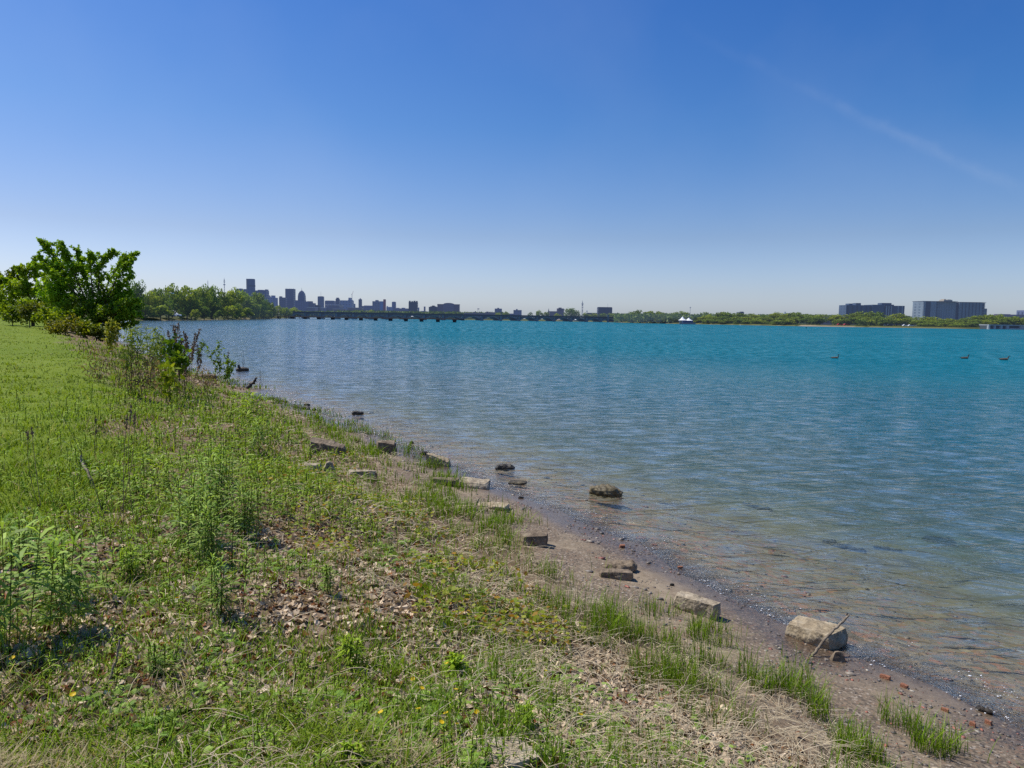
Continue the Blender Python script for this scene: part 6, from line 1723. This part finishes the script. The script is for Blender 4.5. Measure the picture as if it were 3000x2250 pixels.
# ---- cars far away
def car(label, u, Y, col, gz=None, L_=4.4, rz=0, haze=.03, group='cars parked on the far bank', hgt=1.5):
    x, y = at_y(u, horizon_v(u), Y)[:2]; g = H1(x, y) if gz is None else gz
    t = thing('car', label, 'car', (x, y, g + .02), rz, group); cm = pl(col, haze, .3); gm = pl((.03, .04, .05), haze, .15); km = pl((.02, .02, .02), haze, .9)
    mb = MB(); prof = [(-.5, .28), (.5, .28), (.5, .52), (.44, .6), (.22, .64), (.1, .95), (-.26, 1.0), (-.42, .66), (-.5, .62)]
    mb.prism([(a * L_, b * hgt) for a, b in prof], -.85, .85); mb.build('body', cm, t)
    mb = MB(); mb.prism([(.2 * L_, .66 * hgt), (.1 * L_, .9 * hgt), (-.25 * L_, .93 * hgt), (-.37 * L_, .66 * hgt)], -.862, .862); mb.build('windows', gm, t)
    for sx in (-.31, .31):
        for sy in (-.78, .78):
            mb = MB(); mb.tube([(sx * L_, sy - .1, .33), (sx * L_, sy + .1, .33)], .33, 12); mb.build('wheel', km, t)
    return t
car('white car at the left edge on the grass, beside the trees', 5, 150, (.75, .78, .8), group=None, haze=.0, hgt=1.7)
car('white car glimpsed through the island bushes, left of two', 500, 304, (.8, .8, .82), group='cars behind the island bushes', gz=1.5); car('white car glimpsed through the island bushes, right of two', 514, 307, (.8, .8, .82), group='cars behind the island bushes', gz=1.5)
for u, col, lb in ((2461, (.55, .04, .04), 'red car parked above the sandy beach, left of two'), (2480, (.55, .05, .04), 'red car parked above the sandy beach, right of two'), (2596, (.45, .52, .6), 'pale blue car under the left apartment block trees'),
                   (2606, (.06, .07, .09), 'dark car next to the pale blue car on the far bank'), (2653, (.8, .8, .8), 'white car on the far bank, leftmost of the white pair'), (2669, (.85, .85, .85), 'white car on the far bank, rightmost of the white pair')):
    car(lb, u, float(np.interp(u, SH_U, SH_Y)) + 4, col, gz=.9)

# ---- sandy beach strip and buoys
def buoy(label, u, v, hpx, wpx, col, name='buoy'):
    p = at_z(u, v); k = p[1] / FPX; t = thing(name, label, 'buoy', tuple(p))
    mb = MB(); mb.tube([(0, 0, -.2), (0, 0, hpx * k * .35)], [wpx * k / 2, wpx * k / 2], 10); mb.build('float', pl(col, 0), t)
    mb = MB(); mb.tube([(0, 0, hpx * k * .35), (0, 0, hpx * k)], [wpx * k * .3, wpx * k * .15], 8); mb.build('marker', pl(col, 0), t)
buoy('dark marker buoy off the sandy beach on the right', 2362, 961.5, 4, 3, (.02, .025, .02)); buoy('tiny yellow float on the water in front of the black bridge', 871, 948, 2, 2, (.45, .35, .1))
buoy('small white float near the far bank trees', 2169, 953, 2, 3, (.8, .75, .75))

# ---- geese
def goose_mat():
    m, nt, out = new_mat('goose_feathers'); a = N(nt, 'ShaderNodeAttribute', attribute_name='Col')
    tc = N(nt, 'ShaderNodeTexCoord'); nz = N(nt, 'ShaderNodeTexNoise'); nz.inputs['Scale'].default_value = 30; L(nt, tc.outputs['Object'], nz.inputs['Vector'])
    c = mixc(nt, 1.0, a.outputs['Color'], ramp(nt, nz.outputs[0], [(.3, .75), (.7, 1.25)]), 'MULTIPLY')
    p = N(nt, 'ShaderNodeBsdfPrincipled'); L(nt, c, p.inputs['Base Color']); p.inputs['Roughness'].default_value = .7; L(nt, p.outputs[0], out.inputs[0]); return m
M_GOOSE = goose_mat()
def goose(label, u, v, Lpx, neck, rz):
    p = at_z(u, v); k = p[1] / FPX; s = Lpx * k * .9 / .78
    # one continuous skin: tail - body - breast - neck - head - bill; sections (x, z, half width, half height)
    nx, nz_ = neck
    sec = [(-.42, .13, .01, .008), (-.36, .115, .05, .025), (-.25, .09, .10, .075), (-.08, .075, .135, .11), (.10, .075, .135, .115), (.20, .09, .11, .11), (.255, .13, .075, .085),
           (.28, .18, .045, .05), (.285 + nx * .3, .18 + nz_ * .4, .034, .036), (.285 + nx * .6, .18 + nz_ * .75, .031, .032), (.285 + nx * .75, .18 + nz_ * .95, .034, .036), (.30 + nx, .18 + nz_ * 1.04, .036, .036), (.335 + nx, .18 + nz_ * 1.02, .028, .026), (.36 + nx, .18 + nz_ * .98, .018, .014), (.405 + nx, .18 + nz_ * .94, .010, .006)]
    P = np.array([(q[0], 0, q[1]) for q in sec]); 
    ti = np.linspace(0, len(sec) - 1, 44); S_ = np.array(sec); Si = np.stack([np.interp(ti, np.arange(len(sec)), S_[:, j]) for j in range(4)], -1)
    for _ in range(2): Si[1:-1] = (Si[:-2] + 2 * Si[1:-1] + Si[2:]) / 4
    T = np.gradient(Si[:, [0, 1]], axis=0); T /= np.linalg.norm(T, axis=1)[:, None]
    V = []; C = []
    m = 14; a = np.arange(m) * 2 * PI / m
    for j in range(len(Si)):
        up = np.array([-T[j, 1], 0, T[j, 0]])
        V.append(np.array([Si[j, 0], 0, Si[j, 1]]) + np.cos(a)[:, None] * np.array([0, Si[j, 2], 0]) + np.sin(a)[:, None] * up * Si[j, 3])
        f = ti[j]
        if f < 1.2: c = np.tile((.02, .018, .016), (m, 1))
        elif f < 5: c = np.where((np.sin(a) < -.3)[:, None], (.38, .33, .25), (.10, .075, .05)); 
        elif f < 6.8: c = np.tile((.26, .215, .155), (m, 1))
        else: c = np.tile((.012, .012, .012), (m, 1))
        if 10.2 < f < 11.6: c = np.where((np.abs(np.cos(a)) > .6)[:, None] & (np.sin(a) < .4)[:, None], (.7, .68, .64), (.012, .012, .012))
        C.append(c)
    V = np.concatenate(V) * s; C = np.concatenate(C)
    n = len(Si); Q = [(j * m + i, j * m + (i + 1) % m, (j + 1) * m + (i + 1) % m, (j + 1) * m + i) for j in range(n - 1) for i in range(m)]
    mb = MB(); mb.add(V, Q, C); mb.add(V[:m], [list(range(m))[::-1]], C[:m]); mb.add(V[-m:], [list(range(m))], C[-m:])
    o = mb.build('goose', M_GOOSE, None, True); o.location = (p[0], p[1], -.02); o.rotation_euler = (0, 0, rz)
    return tag(o, label, 'goose', 'geese swimming on the river')
goose('swimming goose with its neck held straight up, leftmost of three', 2446, 1050, 27, (0, .22), -.12)
goose('swimming goose with its head forward, middle of three', 2826, 1051, 30, (.05, .17), .08)
goose('swimming goose with its neck stretched low forward, rightmost of three', 2941, 1055, 33, (.09, .15), -.05)
